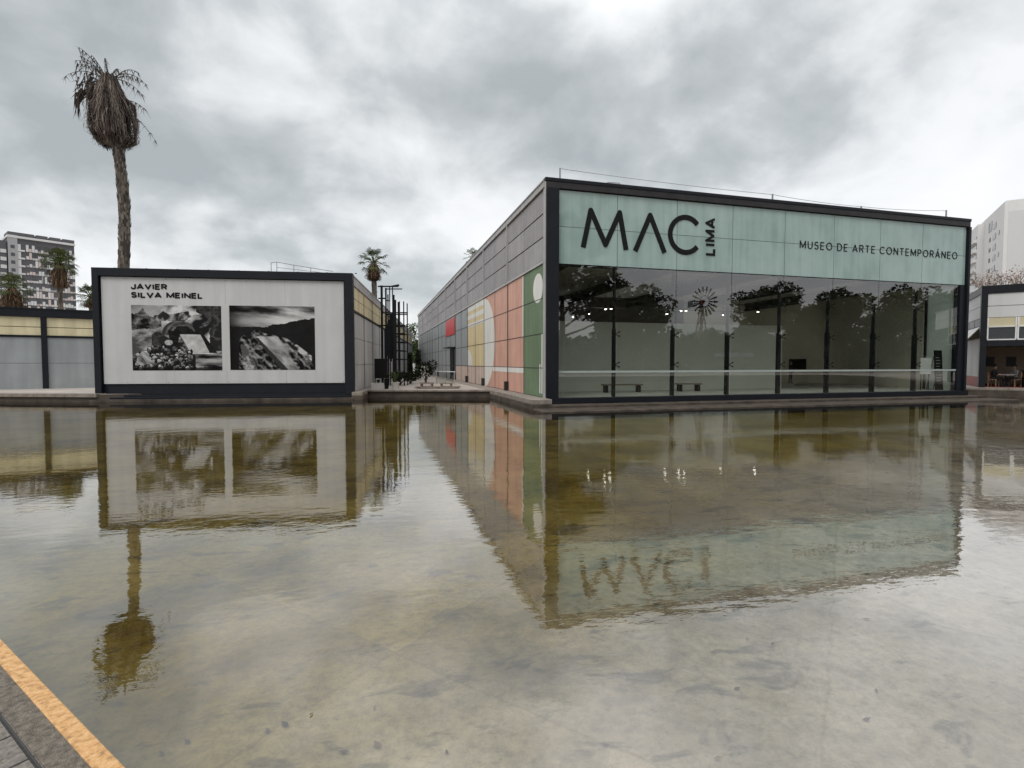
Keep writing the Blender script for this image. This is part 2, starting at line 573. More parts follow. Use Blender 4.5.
M['leaf_pale'] = bark_strips('hazed_leaf', (0.035, 0.042, 0.026), (0.075, 0.085, 0.052), (0.12, 0.13, 0.085))  # paler than the other leaves: haze brightness put into the colour
M['leaf_dark'] = bark_strips('dark_leaf', (0.008, 0.012, 0.006), (0.018, 0.026, 0.011), (0.034, 0.044, 0.018))
M['palm_leaf'] = bark_strips('palm_leaf', (0.030, 0.045, 0.014), (0.065, 0.085, 0.030), (0.12, 0.13, 0.055))
M['skirt'] = bark_strips('dead_palm_skirt', (0.035, 0.028, 0.024), (0.115, 0.092, 0.078), (0.235, 0.195, 0.165))
M['brown_skirt'] = bark_strips('brown_palm_skirt', (0.04, 0.026, 0.016), (0.12, 0.078, 0.048), (0.20, 0.14, 0.09))
M['bark'] = bark_strips('palm_bark', (0.030, 0.025, 0.021), (0.105, 0.088, 0.074), (0.22, 0.19, 0.16))
M['twig'] = bark_strips('dry_pinkish_twigs', (0.16, 0.12, 0.10), (0.38, 0.30, 0.26), (0.58, 0.48, 0.44))
M['petal'] = pbr('white_petals', (0.72, 0.70, 0.68), 0.7, 0.1)
M['print'] = print_mat()
M['skin'] = pbr('skin', (0.35, 0.20, 0.14), 0.6, 0.05)
M['cloth_dark'] = pbr('dark_clothing', (0.018, 0.018, 0.022), 0.9, 0.2)
M['cloth_blue'] = pbr('navy_trousers', (0.03, 0.035, 0.05), 0.9, 0.2)
M['cloth_grey'] = pbr('grey_shirt', (0.25, 0.25, 0.26), 0.9, 0.1)
M['hair'] = pbr('dark_hair', (0.012, 0.009, 0.008), 0.6, 0.2)
M['red_floor'] = pbr('terracotta_red', (0.22, 0.035, 0.026), 0.6, 0.2, 2)
M['tan'] = pbr('tan_wood', (0.38, 0.27, 0.17), 0.6, 0.15, 3)
M['tan_wall'] = pbr('tan_cafe_wall', (0.52, 0.42, 0.33), 0.8, 0.1, 1)
M['blind'] = pbr('yellowed_blind', (0.55, 0.49, 0.33), 0.7, 0.06)
M['ground'] = pbr('grey_ground', (0.30, 0.285, 0.26), 0.9, 0.15, 0.2)


# ------------------------------------------------------------------ mesh helpers
class MB:
    def __init__(self):
        self.v, self.f, self.m, self.t = [], [], [], []

    def add(self, verts, faces, mi=0, tone=0.5):
        o = len(self.v)
        self.v += [tuple(p) for p in verts]
        for fc in faces:
            self.f.append(tuple(i + o for i in fc))
            self.m.append(mi)
            self.t.append(tone)

    def box(self, a, b, mi=0, rz=0.0, piv=None, tone=0.5):
        x0, y0, z0 = a
        x1, y1, z1 = b
        vs = [(x0, y0, z0), (x1, y0, z0), (x1, y1, z0), (x0, y1, z0), (x0, y0, z1), (x1, y0, z1), (x1, y1, z1), (x0, y1, z1)]
        if rz:
            px, py = piv or ((x0 + x1) / 2, (y0 + y1) / 2)
            c, s = math.cos(rz), math.sin(rz)
            vs = [(px + (x - px) * c - (y - py) * s, py + (x - px) * s + (y - py) * c, z) for x, y, z in vs]
        self.add(vs, [(0, 3, 2, 1), (4, 5, 6, 7), (0, 1, 5, 4), (1, 2, 6, 5), (2, 3, 7, 6), (3, 0, 4, 7)], mi, tone)

    def bar(self, p, q, w, h=None, mi=0, tone=0.5):
        """square bar from p to q"""
        h = h or w
        p, q = Vector(p), Vector(q)
        d = (q - p).normalized()
        s = d.cross(Vector((0, 0, 1)))
        if s.length < 1e-3:
            s = Vector((1, 0, 0))
        s.normalize()
        u = s.cross(d)
        vs = []
        for e in (p, q):
            for a, b in ((-1, -1), (1, -1), (1, 1), (-1, 1)):
                vs.append(e + s * a * w / 2 + u * b * h / 2)
        self.add(vs, [(0, 1, 2, 3), (7, 6, 5, 4), (0, 4, 5, 1), (1, 5, 6, 2), (2, 6, 7, 3), (3, 7, 4, 0)], mi, tone)

    def tube(self, pts, rad, n=8, mi=0, tones=None, cap=True):
        pts = [Vector(p) for p in pts]
        if not isinstance(rad, (list, tuple)):
            rad = [rad] * len(pts)
        vs = []
        ref = Vector((0.3, 0.9, 0.2))
        for i, p in enumerate(pts):
            d = (pts[min(i + 1, len(pts) - 1)] - pts[max(i - 1, 0)]).normalized()
            s = d.cross(ref)
            if s.length < 1e-3:
                s = d.cross(Vector((1, 0, 0)))
            s.normalize()
            u = s.cross(d)
            for k in range(n):
                a = 2 * math.pi * k / n
                vs.append(p + (s * math.cos(a) + u * math.sin(a)) * rad[i])
        o = len(self.v)
        self.v += [tuple(p) for p in vs]
        for i in range(len(pts) - 1):
            for k in range(n):
                self.f.append((o + i * n + k, o + i * n + (k + 1) % n, o + (i + 1) * n + (k + 1) % n, o + (i + 1) * n + k))
                self.m.append(mi)
                self.t.append(tones() if tones else 0.5)
        if cap:
            self.f.append(tuple(o + k for k in range(n))[::-1])
            self.f.append(tuple(o + (len(pts) - 1) * n + k for k in range(n)))
            self.m += [mi, mi]
            self.t += [0.5, 0.5]

    def lathe(self, prof, n=16, mi=0, cen=(0, 0)):
        """prof: list of (r, z)"""
        vs = []
        for r, z in prof:
            for k in range(n):
                a = 2 * math.pi * k / n
                vs.append((cen[0] + r * math.cos(a), cen[1] + r * math.sin(a), z))
        fs = []
        for i in range(len(prof) - 1):
            for k in range(n):
                fs.append((i * n + k, i * n + (k + 1) % n, (i + 1) * n + (k + 1) % n, (i + 1) * n + k))
        fs.append(tuple(range(n))[::-1])
        fs.append(tuple((len(prof) - 1) * n + k for k in range(n)))
        self.add(vs, fs, mi)

    def prism(self, poly, fn, d0, d1, mi=0):
        """poly: 2D outline (a,b); fn(a,b,d)->xyz; extruded between d0 and d1"""
        n = len(poly)
        vs = [fn(a, b, d0) for a, b in poly] + [fn(a, b, d1) for a, b in poly]
        fs = [tuple(range(n)), tuple(range(n, 2 * n))[::-1]]
        for i in range(n):
            j = (i + 1) % n
            fs.append((i, n + i, n + j, j))
        self.add(vs, fs, mi)

    def build(self, name, mats, parent=None, smooth=False, bevel=0.0):
        if not isinstance(mats, (list, tuple)):
            mats = [mats]
        me = bpy.data.meshes.new(name)
        me.from_pydata(self.v, [], self.f)
        for m in mats:
            me.materials.append(m)
        me.polygons.foreach_set('material_index', self.m)
        if smooth:
            me.polygons.foreach_set('use_smooth', [True] * len(me.polygons))
        at = me.attributes.new('tone', 'FLOAT', 'FACE')
        at.data.foreach_set('value', self.t)
        bm = bmesh.new()
        bm.from_mesh(me)
        if len(self.f) < 60000:
            bmesh.ops.recalc_face_normals(bm, faces=bm.faces)
        bm.to_mesh(me)
        bm.free()
        o = bpy.data.objects.new(name, me)
        COL.objects.link(o)
        if parent:
            o.parent = parent
        if bevel:
            md = o.modifiers.new('bevel', 'BEVEL')
            md.width = bevel
            md.segments = 2
            md.limit_method = 'ANGLE'
        return o


def tag(o, label=None, cat=None, group=None, kind=None):
    if label:
        o['label'] = label
    if cat:
        o['category'] = cat
    if group:
        o['group'] = group
    if kind:
        o['kind'] = kind
    return o


def thing(name, label, cat, loc=(0, 0, 0), rz=0.0, group=None):
    o = bpy.data.objects.new(name, None)
    COL.objects.link(o)
    o.location = loc
    o.rotation_euler = (0, 0, rz)
    o.empty_display_size = 0.3
    return tag(o, label, cat, group)


def copy_tree(o, parent=None):
    c = o.copy()
    COL.objects.link(c)
    if parent:
        c.parent = parent
    for ch in list(o.children):
        copy_tree(ch, c)
    return c


def _arc(cx_, cy_, rx, ry, a0, a1, n=14):
    return [(cx_ + rx * math.cos(R(a0 + (a1 - a0) * i / n)), cy_ + ry * math.sin(R(a0 + (a1 - a0) * i / n))) for i in range(n + 1)]


GLYPH = {       # letter: (width, strokes) in a box one unit high
    'A': (0.80, [[(0, 0), (0.40, 1), (0.80, 0)], [(0.14, 0.30), (0.66, 0.30)]]),
    'C': (0.80, [_arc(0.46, 0.5, 0.46, 0.5, 42, 318, 24)]),
    'D': (0.74, [[(0, 0), (0, 1), (0.30, 1)] + _arc(0.30, 0.5, 0.44, 0.5, 90, -90)[1:] + [(0, 0)]]),
    'E': (0.56, [[(0.56, 1), (0, 1), (0, 0), (0.56, 0)], [(0, 0.52), (0.50, 0.52)]]),
    'I': (0.10, [[(0.05, 0), (0.05, 1)]]),
    'J': (0.50, [[(0.50, 1), (0.50, 0.27)] + _arc(0.25, 0.27, 0.25, 0.27, 0, -180)[1:]]),
    'L': (0.52, [[(0, 1), (0, 0), (0.52, 0)]]),
    'M': (0.90, [[(0, 0), (0, 1), (0.45, 0.12), (0.90, 1), (0.90, 0)]]),
    'N': (0.72, [[(0, 0), (0, 1), (0.72, 0), (0.72, 1)]]),
    'O': (0.94, [_arc(0.47, 0.5, 0.47, 0.5, 0, 360, 28)]),
    'P': (0.60, [[(0, 0), (0, 1), (0.34, 1)] + _arc(0.34, 0.73, 0.26, 0.27, 90, -90)[1:] + [(0, 0.46)]]),
    'R': (0.64, [[(0, 0), (0, 1), (0.36, 1)] + _arc(0.36, 0.74, 0.26, 0.26, 90, -90)[1:] + [(0, 0.48)], [(0.34, 0.48), (0.64, 0)]]),
    'S': (0.58, [_arc(0.29, 0.76, 0.27, 0.24, 28, 270) + _arc(0.29, 0.26, 0.29, 0.26, 90, -155)[1:]]),
    'T': (0.66, [[(0, 1), (0.66, 1)], [(0.33, 1), (0.33, 0)]]),
    'U': (0.70, [[(0, 1), (0, 0.33)] + _arc(0.35, 0.33, 0.35, 0.33, 180, 360)[1:] + [(0.70, 1)]]),
    'V': (0.78, [[(0, 1), (0.39, 0), (0.78, 1)]]),
}
GLYPH['\u00c1'] = (0.80, GLYPH['A'][1] + [[(0.36, 1.16), (0.50, 1.34)]])
_lift = [0]


def stroke(mb, pts, w, y0, y1, fn=lambda u, v, dd: (u, dd, v), round_=True, ends=False):
    """a lettering stroke: a bar per segment, a disc per bend, each a hair prouder than the last"""
    for k, ((a, c), (d, e)) in enumerate(zip(pts[:-1], pts[1:])):
        dx, dz = d - a, e - c
        l_ = math.hypot(dx, dz)
        if l_ < 1e-6:
            continue
        nx, nz_ = -dz / l_ * w / 2, dx / l_ * w / 2
        sq = abs(dx) < 1e-3 or abs(dz) < 1e-3
        if sq and k > 0 and (abs(pts[k - 1][0] - a) < 1e-3 or abs(pts[k - 1][1] - c) < 1e-3):
            a, c = a - dx / l_ * w / 2, c - dz / l_ * w / 2          # square outer corner
        _lift[0] = (_lift[0] + 1) % 40
        yy = y0 - _lift[0] * 0.00012
        mb.prism([(a + nx, c + nz_), (d + nx, e + nz_), (d - nx, e - nz_), (a - nx, c - nz_)], fn, yy, y1)
        if round_ and k < len(pts) - 2:
            _lift[0] = (_lift[0] + 1) % 40
            yy = y0 - _lift[0] * 0.00012
            mb.prism([(d + w / 2 * 0.995 * math.cos(j * math.pi / 8), e + w / 2 * 0.995 * math.sin(j * math.pi / 8)) for j in range(16)], fn, yy, y1)


def words(body, x0, z0, width, h, wt, gap, y, depth, name, m, parent, vertical=False, per_letter=False, stretch=1.0):
    """stroke lettering on the plane y, lower-left corner (x0, z0), fitted to width"""
    adv = 0
    lay = []
    for ch in body:
        if ch == ' ':
            adv += 0.55
            continue
        w_, st = GLYPH[ch]
        lay.append((adv, st))
        adv += w_ + gap
    total = adv - gap
    hh = h - wt
    sx_ = (width - wt) / total
    mb = MB()
    for a, st in lay:
        for pl in st:
            pts = [((a + px_) * sx_ + wt / 2, pz_ * hh + wt / 2) for px_, pz_ in pl]
            if vertical:
                stroke(mb, pts, wt, y - depth, y, lambda u, v, dd: (x0 + h - v, dd, z0 + u))
            else:
                stroke(mb, pts, wt, y - depth, y, lambda u, v, dd: (x0 + u, dd, z0 + v))
        if per_letter:
            mb.build(name, m, parent)
            mb = MB()
    if not per_letter:
        mb.build(name, m, parent)


rng = random.Random(7)

# ================================================================== SETTING
KD = Vector((0.6615, -0.75, 0))           # direction of the near kerb
KN = Vector((-0.75, -0.6615, 0))          # away from the water
K0 = Vector((-2.1, 3.58, 0))
pool = [(-28.6, 33.6), (-28.0, 35.9), (-13.4, 30.66), (-8, 31.6), (-0.8, 31.25), (6.6, 29.24), (7.2, 29.0), (7.2, 22.2), (32.9, 22.2), (32.9, 25.03), (60, -6.66), (60, -14), (12, -12.4)]


def ground():
    bm = bmesh.new()
    outer = [(-900, -900), (900, -900), (900, 900), (-900, 900)]
    ed = []
    for loop in (outer, pool):
        vs = [bm.verts.new((x, y, 0.4)) for x, y in loop]
        for i in range(len(vs)):
            ed.append(bm.edges.new((vs[i], vs[(i + 1) % len(vs)])))
    bmesh.ops.triangle_fill(bm, use_beauty=True, use_dissolve=False, edges=ed)
    for fc in bm.faces:
        if fc.normal.z < 0:
            fc.normal_flip()
    # pool sides
    n = len(pool)
    for i in range(n):
        a, b = pool[i], pool[(i + 1) % n]
        q = [bm.verts.new((a[0], a[1], 0.398)), bm.verts.new((b[0], b[1], 0.398)), bm.verts.new((b[0], b[1], -0.35)), bm.verts.new((a[0], a[1], -0.35))]
        bm.faces.new(q).material_index = 1
    me = bpy.data.meshes.new('ground')
    bm.to_mesh(me)
    bm.free()
    me.materials.append(M['concrete'])
    me.materials.append(M['wet'])
    o = bpy.data.objects.new('ground', me)
    COL.objects.link(o)
    tag(o, 'pale concrete ground around the reflecting pool', kind='structure')


ground()
b = MB()
b.add([(-40, -20, -0.3), (70, -20, -0.3), (70, 45, -0.3), (-40, 45, -0.3)], [(0, 1, 2, 3)])
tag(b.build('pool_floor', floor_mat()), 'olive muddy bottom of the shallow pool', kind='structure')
b = MB()
b.add([(-40, -20, 0.0), (70, -20, 0.0), (70, 45, 0.0), (-40, 45, 0.0)], [(0, 1, 2, 3)])
tag(b.build('water', water_mat()), 'still shallow water reflecting museum and sky', kind='structure')

lt = MB()
for k in range(230):
    if k < 130:
        q_ = 1.2 + 12 * rng.random() ** 1.6
        x, y = rng.uniform(-0.62, 0.95) * q_ + 0.27 * q_, q_ * 0.96
    else:
        x, y = rng.uniform(-14, 30), rng.uniform(8, 26)
    if (x - K0.x) * KN.x + (y - K0.y) * KN.y > -0.12 or (x > 5.5 and y > 18.5):
        continue
    z = -0.288 if k % 45 else 0.004
    a, l_ = rng.uniform(0, 6.28), rng.uniform(0.015, 0.045) * (1 if k < 130 else 1.6)
    c_, s_ = math.cos(a) * l_, math.sin(a) * l_
    h1, h2 = rng.uniform(0.002, 0.01), rng.uniform(0.002, 0.012)
    lt.add([(x - c_, y - s_, z), (x - s_ * 0.4, y + c_ * 0.4, z + h1), (x + c_, y + s_, z + h2), (x + s_ * 0.4, y - c_ * 0.4, z + 0.002)], [(0, 1, 2), (0, 2, 3)], 0, rng.random())
tag(lt.build('leaf_litter', M['brown_skirt']), 'dead leaves and scraps lying on the pool bottom', kind='stuff')

# coping slabs along the far pool edges (in the ground, a lip over the water)
b = MB()


def coping(p, q, w, over, z0, z1, mi=0, n=None):
    p, q = Vector((*p, 0)), Vector((*q, 0))
    d = (q - p).normalized()
    s = Vector((-d.y, d.x, 0))
    L = (q - p).length
    n = n or max(1, int(L / 1.6))
    for i in range(n):
        a = p + d * (L * i / n + 0.008)
        c = p + d * (L * (i + 1) / n - 0.008)
        vs = [a - s * over, c - s * over, c + s * w, a + s * w]
        dz = rng.uniform(-0.006, 0.006)
        b.add([(v.x, v.y, z0) for v in vs] + [(v.x, v.y, z1 + dz) for v in vs], [(3, 2, 1, 0), (4, 5, 6, 7), (0, 1, 5, 4), (1, 2, 6, 5), (2, 3, 7, 6), (3, 0, 4, 7)], mi)


coping((-28.0, 35.9), (-13.5, 30.7), 0.55, 0.12, 0.26, 0.44)
coping((-0.55, 31.18), (6.58, 29.25), 0.5, 0.12, 0.34, 0.44)
tag(b.build('pool_coping', M['stone'], bevel=0.012), 'pale stone coping along the far edge of the pool', kind='structure')

# near kerb, its yellow line and the brick path
ang = math.atan2(KD.y, KD.x)
kerb = MB()
seg = 3.1
for i in range(-10, 9):
    kerb.box((i * seg + 0.004, 0.0, -0.34), ((i + 1) * seg - 0.004, 0.172, 0.412))
kerb.box((-10 * seg, 0.172, 0.2), (9 * seg, 0.184, 0.4075), 1)
# local +y must point away from the water: local y = KN
ko = kerb.build('kerb', [M['kerb'], M['joint']], bevel=0.008)
ko.location = K0
ko.rotation_euler = (0, 0, ang)
ko.scale = (1, -1, 1)
tag(ko, 'worn concrete kerb along the near pool edge', kind='structure')
yl = MB()
for i in range(-10, 9):
    yl.box((i * seg + 0.006, -0.003, 0.25), ((i + 1) * seg - 0.006, 0.072, 0.4165))
yo = yl.build('yellow_line', worn_paint(), bevel=0.006)
yo.location = K0
yo.rotation_euler = (0, 0, ang)
yo.scale = (1, -1, 1)
tag(yo, 'worn yellow painted line on the kerb edge', kind='structure')
pth = MB()
pth.add([(-34, 0.16, 0.406), (28, 0.16, 0.406), (28, 12, 0.406), (-34, 12, 0.406)], [(0, 1, 2, 3)])
po = pth.build('path', paver_mat())
po.location = K0
po.rotation_euler = (0, 0, ang)
po.scale = (1, -1, 1)
tag(po, 'grey brick path beside the pool', kind='structure')

# ================================================================== MUSEUM
MX, MY = 7.45, 21.92
mus = thing('museum_building', 'large dark framed museum hall with teal MAC LIMA band over a glass front', 'museum', (MX, MY, 0))
W, L, H = 25.46, 66.8, 10.1
JX = [0.6, 3.5, 6.62, 9.72, 12.83, 15.94, 19.05, 22.05, 24.9]

b = MB()                                                  # plinth and front ledge
b.box((-0.9, -0.95, 0.22), (-0.0, L, 0.43))
b.box((-0.93, -1.0, -0.33), (-0.0, L, 0.22), 1)
b.box((0.0, -1.0, -0.33), (W + 0.2, 0.3, 0.16), 1)
b.box((-0.9, -2.45, -0.33), (W + 0.5, -1.0, 0.05), 1)
b.box((0, 0.3, -0.33), (W, L, 0.36))
b.build('plinth', [M['stone'], M['wet']], mus, bevel=0.02)

b = MB()                                                  # shell: side wall core, far wall, right wall
b.box((0.06, 0.2, 0.4), (0.35, L, 9.95), 1)
b.box((0.35, L - 0.3, 0.4), (W, L, 9.95))
b.box((W - 0.3, 2.06, 0.4), (W - 0.02, L - 0.3, 9.95))
b.box((W - 0.3, 0.6, 6.5), (W - 0.02, 2.06, 9.95))
b.build('wall', [M['greyw'], M['joint']], mus)
b = MB()
b.box((0.3, 0.25, 9.45), (W - 0.1, L - 0.05, 9.75))
b.build('roof', M['fascia'], mus)

# side wall cladding, local y along the wall, z up, faces -x
MOD = 3.22
YJ = [0.15 + MOD * k for k in range(0, 21)] + [L]
ZU = [6.62, 7.66, 8.70, 9.74]
ZL = [0.44, 1.77, 3.34, 4.93, 6.46]
b = MB()
for k in range(len(YJ) - 1):
    for r in range(3):
        b.box((0.0 + rng.uniform(0, 0.012), YJ[k] + 0.035, ZU[r] + 0.032), (0.06, YJ[k + 1] - 0.035, ZU[r + 1] - 0.032), 0 if (k * 7 + r * 3) % 5 else 1)
b.build('upper_cladding', [M['mauve'], M['mauve2']], mus)
b = MB()
PB = {}
for k in range(len(YJ) - 1):
    for r in range(4):
        mi = 0
        if k == 0:
            mi = 1
        elif k in (1, 2, 3):
            mi = 2
        elif k in (4, 5):
            mi = 3 if r > 0 else 4
        elif k in (6, 7):
            mi = 0 if r > 0 else 4
        if k in (8,) and r in (0, 1):
            continue
        b.box((0.0 + rng.uniform(0, 0.004), YJ[k] + 0.008, ZL[r] + 0.008), (0.06, YJ[k + 1] - 0.008, ZL[r + 1] - 0.008), mi)
b.build('lower_cladding', [M['grey'], M['green'], M['pink'], M['cream'], M['blush']], mus)


def side(a, z, d):
    return (-d, a, z)


def circ(ca, cz, ra, rz_, a0=0, a1=360, n=40):
    return [(ca + ra * math.cos(R(a0 + (a1 - a0) * i / n)), cz + rz_ * math.sin(R(a0 + (a1 - a0) * i / n))) for i in range(n + 1)]


mu = MB()
mu.prism(circ(1.06, 5.47, 0.72, 0.68)[:-1], side, -0.01, 0.006)
mu.prism([(0.37, 0.6), (0.37, 3.33), (0.50, 3.33), (0.50, 0.6)], side, -0.01, 0.006)
mu.prism([(0.66, 0.6), (0.66, 1.95), (0.80, 1.95), (0.80, 0.6)], side, -0.01, 0.006)
mu.prism([(3.39, 3.34), (3.39, 6.42), (3.62, 6.42), (3.62, 3.34)], side, -0.01, 0.006)
mu.prism([(3.40, 1.48), (3.40, 1.78), (10.4, 1.78), (10.4, 1.48)], side, -0.01, 0.006)
pl = [(a, z) for a, z in circ(13.02, 3.38, 3.12, 3.0, 90, 270, 40)]
mu.prism(pl, side, -0.01, 0.009)
for z0, z1 in ((5.42, 5.76), (4.82, 5.10), (6.05, 6.42)):
    mu.prism([(13.05, z0), (13.05, z1), (19.44, z1), (19.44, z0)], side, -0.01, 0.006)
q = [(19.44, 1.80)] + circ(19.44, 1.80, 1.9, 1.25, 90, 180, 14)
mu.prism(q, side, -0.01, 0.006)
mu.build('mural', M['mwhite'], mus)
b = MB()                                                  # joints and light rails
for k, y in enumerate(YJ[1:-1]):
    b.box((-0.013, y - 0.022, 0.44), (0.05, y + 0.022, 6.46), 0)
    if k % 2 == 1:
        b.box((-0.10, y - 0.05, 6.6), (0.05, y + 0.05, 9.80), 1)
        b.box((-0.022, y - 0.055, 0.44), (0.05, y + 0.055, 6.46), 0)
        b.box((-0.20, y - 0.16, 0.43), (0.0, y + 0.16, 0.95), 2)
for z in ZL[1:-1]:
    b.box((-0.011, 0.1, z - 0.016), (0.05, L, z + 0.016), 0)
b.build('panel_joint', [M['joint'], M['flash'], M['fascia']], mus)
b = MB()
b.box((-0.06, 0.1, 6.47), (0.06, L, 6.60))
b.box((-0.09, 0.0, 9.76), (0.35, L + 0.02, 10.02))
b.box((-0.13, 0.0, 10.02), (0.38, L + 0.04, 10.08))
b.build('flashing', M['flash'], mus)
b = MB()                                                  # side door with canopy and red sign
b.box((0.02, 26.0, 0.44), (0.12, 29.1, 3.34))
dr = b.build('door', M['window'], mus)
b = MB()
for y in (25.97, 27.52, 29.05):
    b.box((-0.04, y, 0.44), (0.10, y + 0.09, 3.34))
b.box((-0.04, 25.97, 3.30), (0.10, 29.14, 3.42))
b.box((-0.7, 25.8, 3.42), (0.0, 29.3, 3.50))
b.build('frame', M['dark_metal'], dr)
b = MB()
b.box((-0.05, 26.1, 4.72), (-0.014, 32.3, 6.30))
b.build('red_sign', M['red'], mus, bevel=0.02)

# dark steel frame of the front
b = MB()
b.box((0.0, -0.20, 0.42), (0.58, 0.15, 9.72))
b.box((-0.04, -0.10, 0.42), (0.0, 0.20, 10.0), 1)
b.box((W - 0.14, -0.16, 0.42), (W + 0.02, 0.5, 9.72))
b.box((24.93, -0.05, 0.42), (W - 0.14, 0.30, 6.42))
b.box((0.0, -0.12, 9.74), (W - 0.02, 0.3, 10.02), 2)
b.box((-0.05, -0.15, 10.02), (W + 0.0, 0.4, 10.17), 0)
b.box((-0.02, -0.26, 0.162), (W + 0.04, 0.2, 0.42))
b.box((0.58, 0.08, 6.38), (W - 0.14, 0.3, 6.46))
b.build('frame', [M['dark_metal'], M['flash'], M['fascia']], mus, bevel=0.008)

# teal glass band: 8 bays x 2 rows
for i in range(8):
    x0 = JX[i] + 0.012
    x1 = (JX[i + 1] if i < 7 else W - 0.16) - 0.012
    for r, (z0, z1) in enumerate(((6.46, 8.09), (8.11, 9.71))):
        b = MB()
        tl = rng.uniform(-0.004, 0.004)
        b.box((x0, 0.0, z0), (x1, 0.014, z1))
        o = b.build('sign_panel', M['teal'], mus)
        o.rotation_euler = (0, 0, 0)
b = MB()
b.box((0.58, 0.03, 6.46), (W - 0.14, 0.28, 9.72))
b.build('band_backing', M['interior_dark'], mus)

# clear panes with their frosted stripes
for i in range(8):
    x0, x1 = JX[i] + 0.012, JX[i + 1] - 0.012
    b = MB()
    b.box((x0, 0.02, 0.42), (x1, 0.032, 6.42))
    p = b.build('glass_pane', M['glass'], mus)
    s = MB()
    s.box((x0, 0.013, 1.55), (x1, 0.019, 1.645))
    s.build('frosted_stripe', M['frost'], p)
b = MB()                                                  # steel fins and spider clamps behind each joint
for i, x in enumerate(JX[1:-1]):
    f = MB()
    f.box((x - 0.045, 0.16, 0.42), (x + 0.045, 0.42, 3.6))
    f.box((x - 0.028, 0.20, 3.6), (x + 0.028, 0.38, 6.42))
    fin = f.build('mullion', M['dark_metal'], mus)
    for z in (1.92, 3.35, 5.0):
        c = MB()
        for sx in (-1, 1):
            for sz in (-1, 1):
                c.bar((x, 0.16, z), (x + sx * 0.16, 0.045, z + sz * 0.10), 0.035)
                c.box((x + sx * 0.16 - 0.035, 0.034, z + sz * 0.10 - 0.035), (x + sx * 0.16 + 0.035, 0.05, z + sz * 0.10 + 0.035))
        c.build('spider_clamp', M['black'], fin)

b = MB()                                                  # frosted pane closing the right end
b.box((W - 0.17, 0.32, 0.42), (W - 0.155, 1.98, 6.48))
b.build('frosted_pane', M['frosted_pane'], mus)
b = MB()
b.box((W - 0.30, 1.98, 0.42), (W - 0.10, 2.06, 6.48))
b.build('mullion', M['dark_metal'], mus)

# gallery interior
b = MB()
b.box((0.35, 0.3, 0.37), (W - 0.3, 16.2, 0.415))
b.build('gallery_floor', M['interior_floor'], mus)
b = MB()
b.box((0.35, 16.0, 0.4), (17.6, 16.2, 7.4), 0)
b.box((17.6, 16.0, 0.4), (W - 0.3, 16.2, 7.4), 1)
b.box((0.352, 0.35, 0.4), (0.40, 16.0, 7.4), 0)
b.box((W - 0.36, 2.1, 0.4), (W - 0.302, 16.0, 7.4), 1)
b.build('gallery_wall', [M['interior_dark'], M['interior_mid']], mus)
b = MB()
b.box((0.35, 0.3, 7.4), (W - 0.3, 16.2, 7.5), 1)
for k in range(38):
    b.box((0.4, 0.5 + k * 0.41, 7.22), (W - 0.36, 0.5 + k * 0.41 + 0.30, 7.30), 0)
b.build('gallery_ceiling', [M['slat'], M['interior_dark']], mus)
for k in range(5):
    b = MB()
    x = 1.2 + k * 5.6
    b.box((x - 0.14, 0.45, 6.45), (x + 0.14, 15.9, 6.62))
    b.box((x - 0.05, 0.45, 6.62), (x + 0.05, 15.9, 7.0))
    b.box((x - 0.14, 0.45, 7.0), (x + 0.14, 15.9, 7.1))
    b.build('roof_beam', M['black'], mus)
b = MB()
b.box((0.45, 5.0, 0.4), (17.4, 5.2, 4.32))
b.build('partition_wall', M['partition'], mus, bevel=0.01)
b = MB()
b.box((12.4, 4.94, 2.36), (15.25, 4.996, 2.62))
b.build('text_panel', M['white'], mus)
for z, y in ((5.45, 6.4), (5.35, 9.5)):
    b = MB()
    b.box((0.45, y - 0.03, z + 0.25), (18.2, y + 0.03, z + 0.31))
    for k in range(7):
        b.box((1.0 + k * 2.8, y - 0.01, z + 0.31), (1.02 + k * 2.8, y + 0.01, 7.25))
    b.build('lighting_track', M['fascia'], mus)

# rooftop posts and safety line
b = MB()
px = [0.75, 12.2, 17.9, 24.0]
hh = [0.55, 0.36, 0.2, 0.45]
for x, h_ in zip(px, hh):
    b.box((x - 0.03, 0.17, 10.0), (x + 0.03, 0.23, 10.2 + h_))
pz = [10.2 + h_ - 0.03 for h_ in hh]
for i in range(3):
    pts = []
    for j in range(9):
        u = j / 8
        pts.append((px[i] + (px[i + 1] - px[i]) * u, 0.2, pz[i] + (pz[i + 1] - pz[i]) * u - 0.10 * 4 * u * (1 - u) * 0.6))
    b.tube(pts, 0.012, 5)
b.tube([(3.0, 0.25, 10.2), (3.1, 0.25, 10.34), (3.7, 0.25, 10.36), (3.85, 0.25, 10.2)], 0.02, 6)
b.build('safety_line', M['aptgrey'], mus)


# lettering
for pts in ([(1.80, 7.24), (2.16, 8.92), (2.90, 7.42), (3.60, 8.92), (3.94, 7.24)], [(4.41, 7.22), (5.17, 8.92), (5.95, 7.22)]):
    b = MB()
    stroke(b, pts, 0.235, -0.03, -0.001)
    b.build('letter', M['ink'], mus)
b = MB()
stroke(b, [(7.07 + 0.83 * math.cos(R(a)), 8.13 + 0.83 * math.sin(R(a))) for a in np.linspace(40, 320, 40)], 0.235, -0.03, -0.001)
b.build('letter', M['ink'], mus)
words('LIMA', 8.16, 7.22, 1.82, 0.56, 0.112, 0.34, -0.001, 0.03, 'letter', M['ink'], mus, vertical=True, per_letter=True)
words('MUSEO DE ARTE CONTEMPOR\u00c1NEO', 13.75, 7.88, 10.9, 0.40, 0.043, 0.46, -0.001, 0.02, 'letter', M['ink'], mus, per_letter=True)

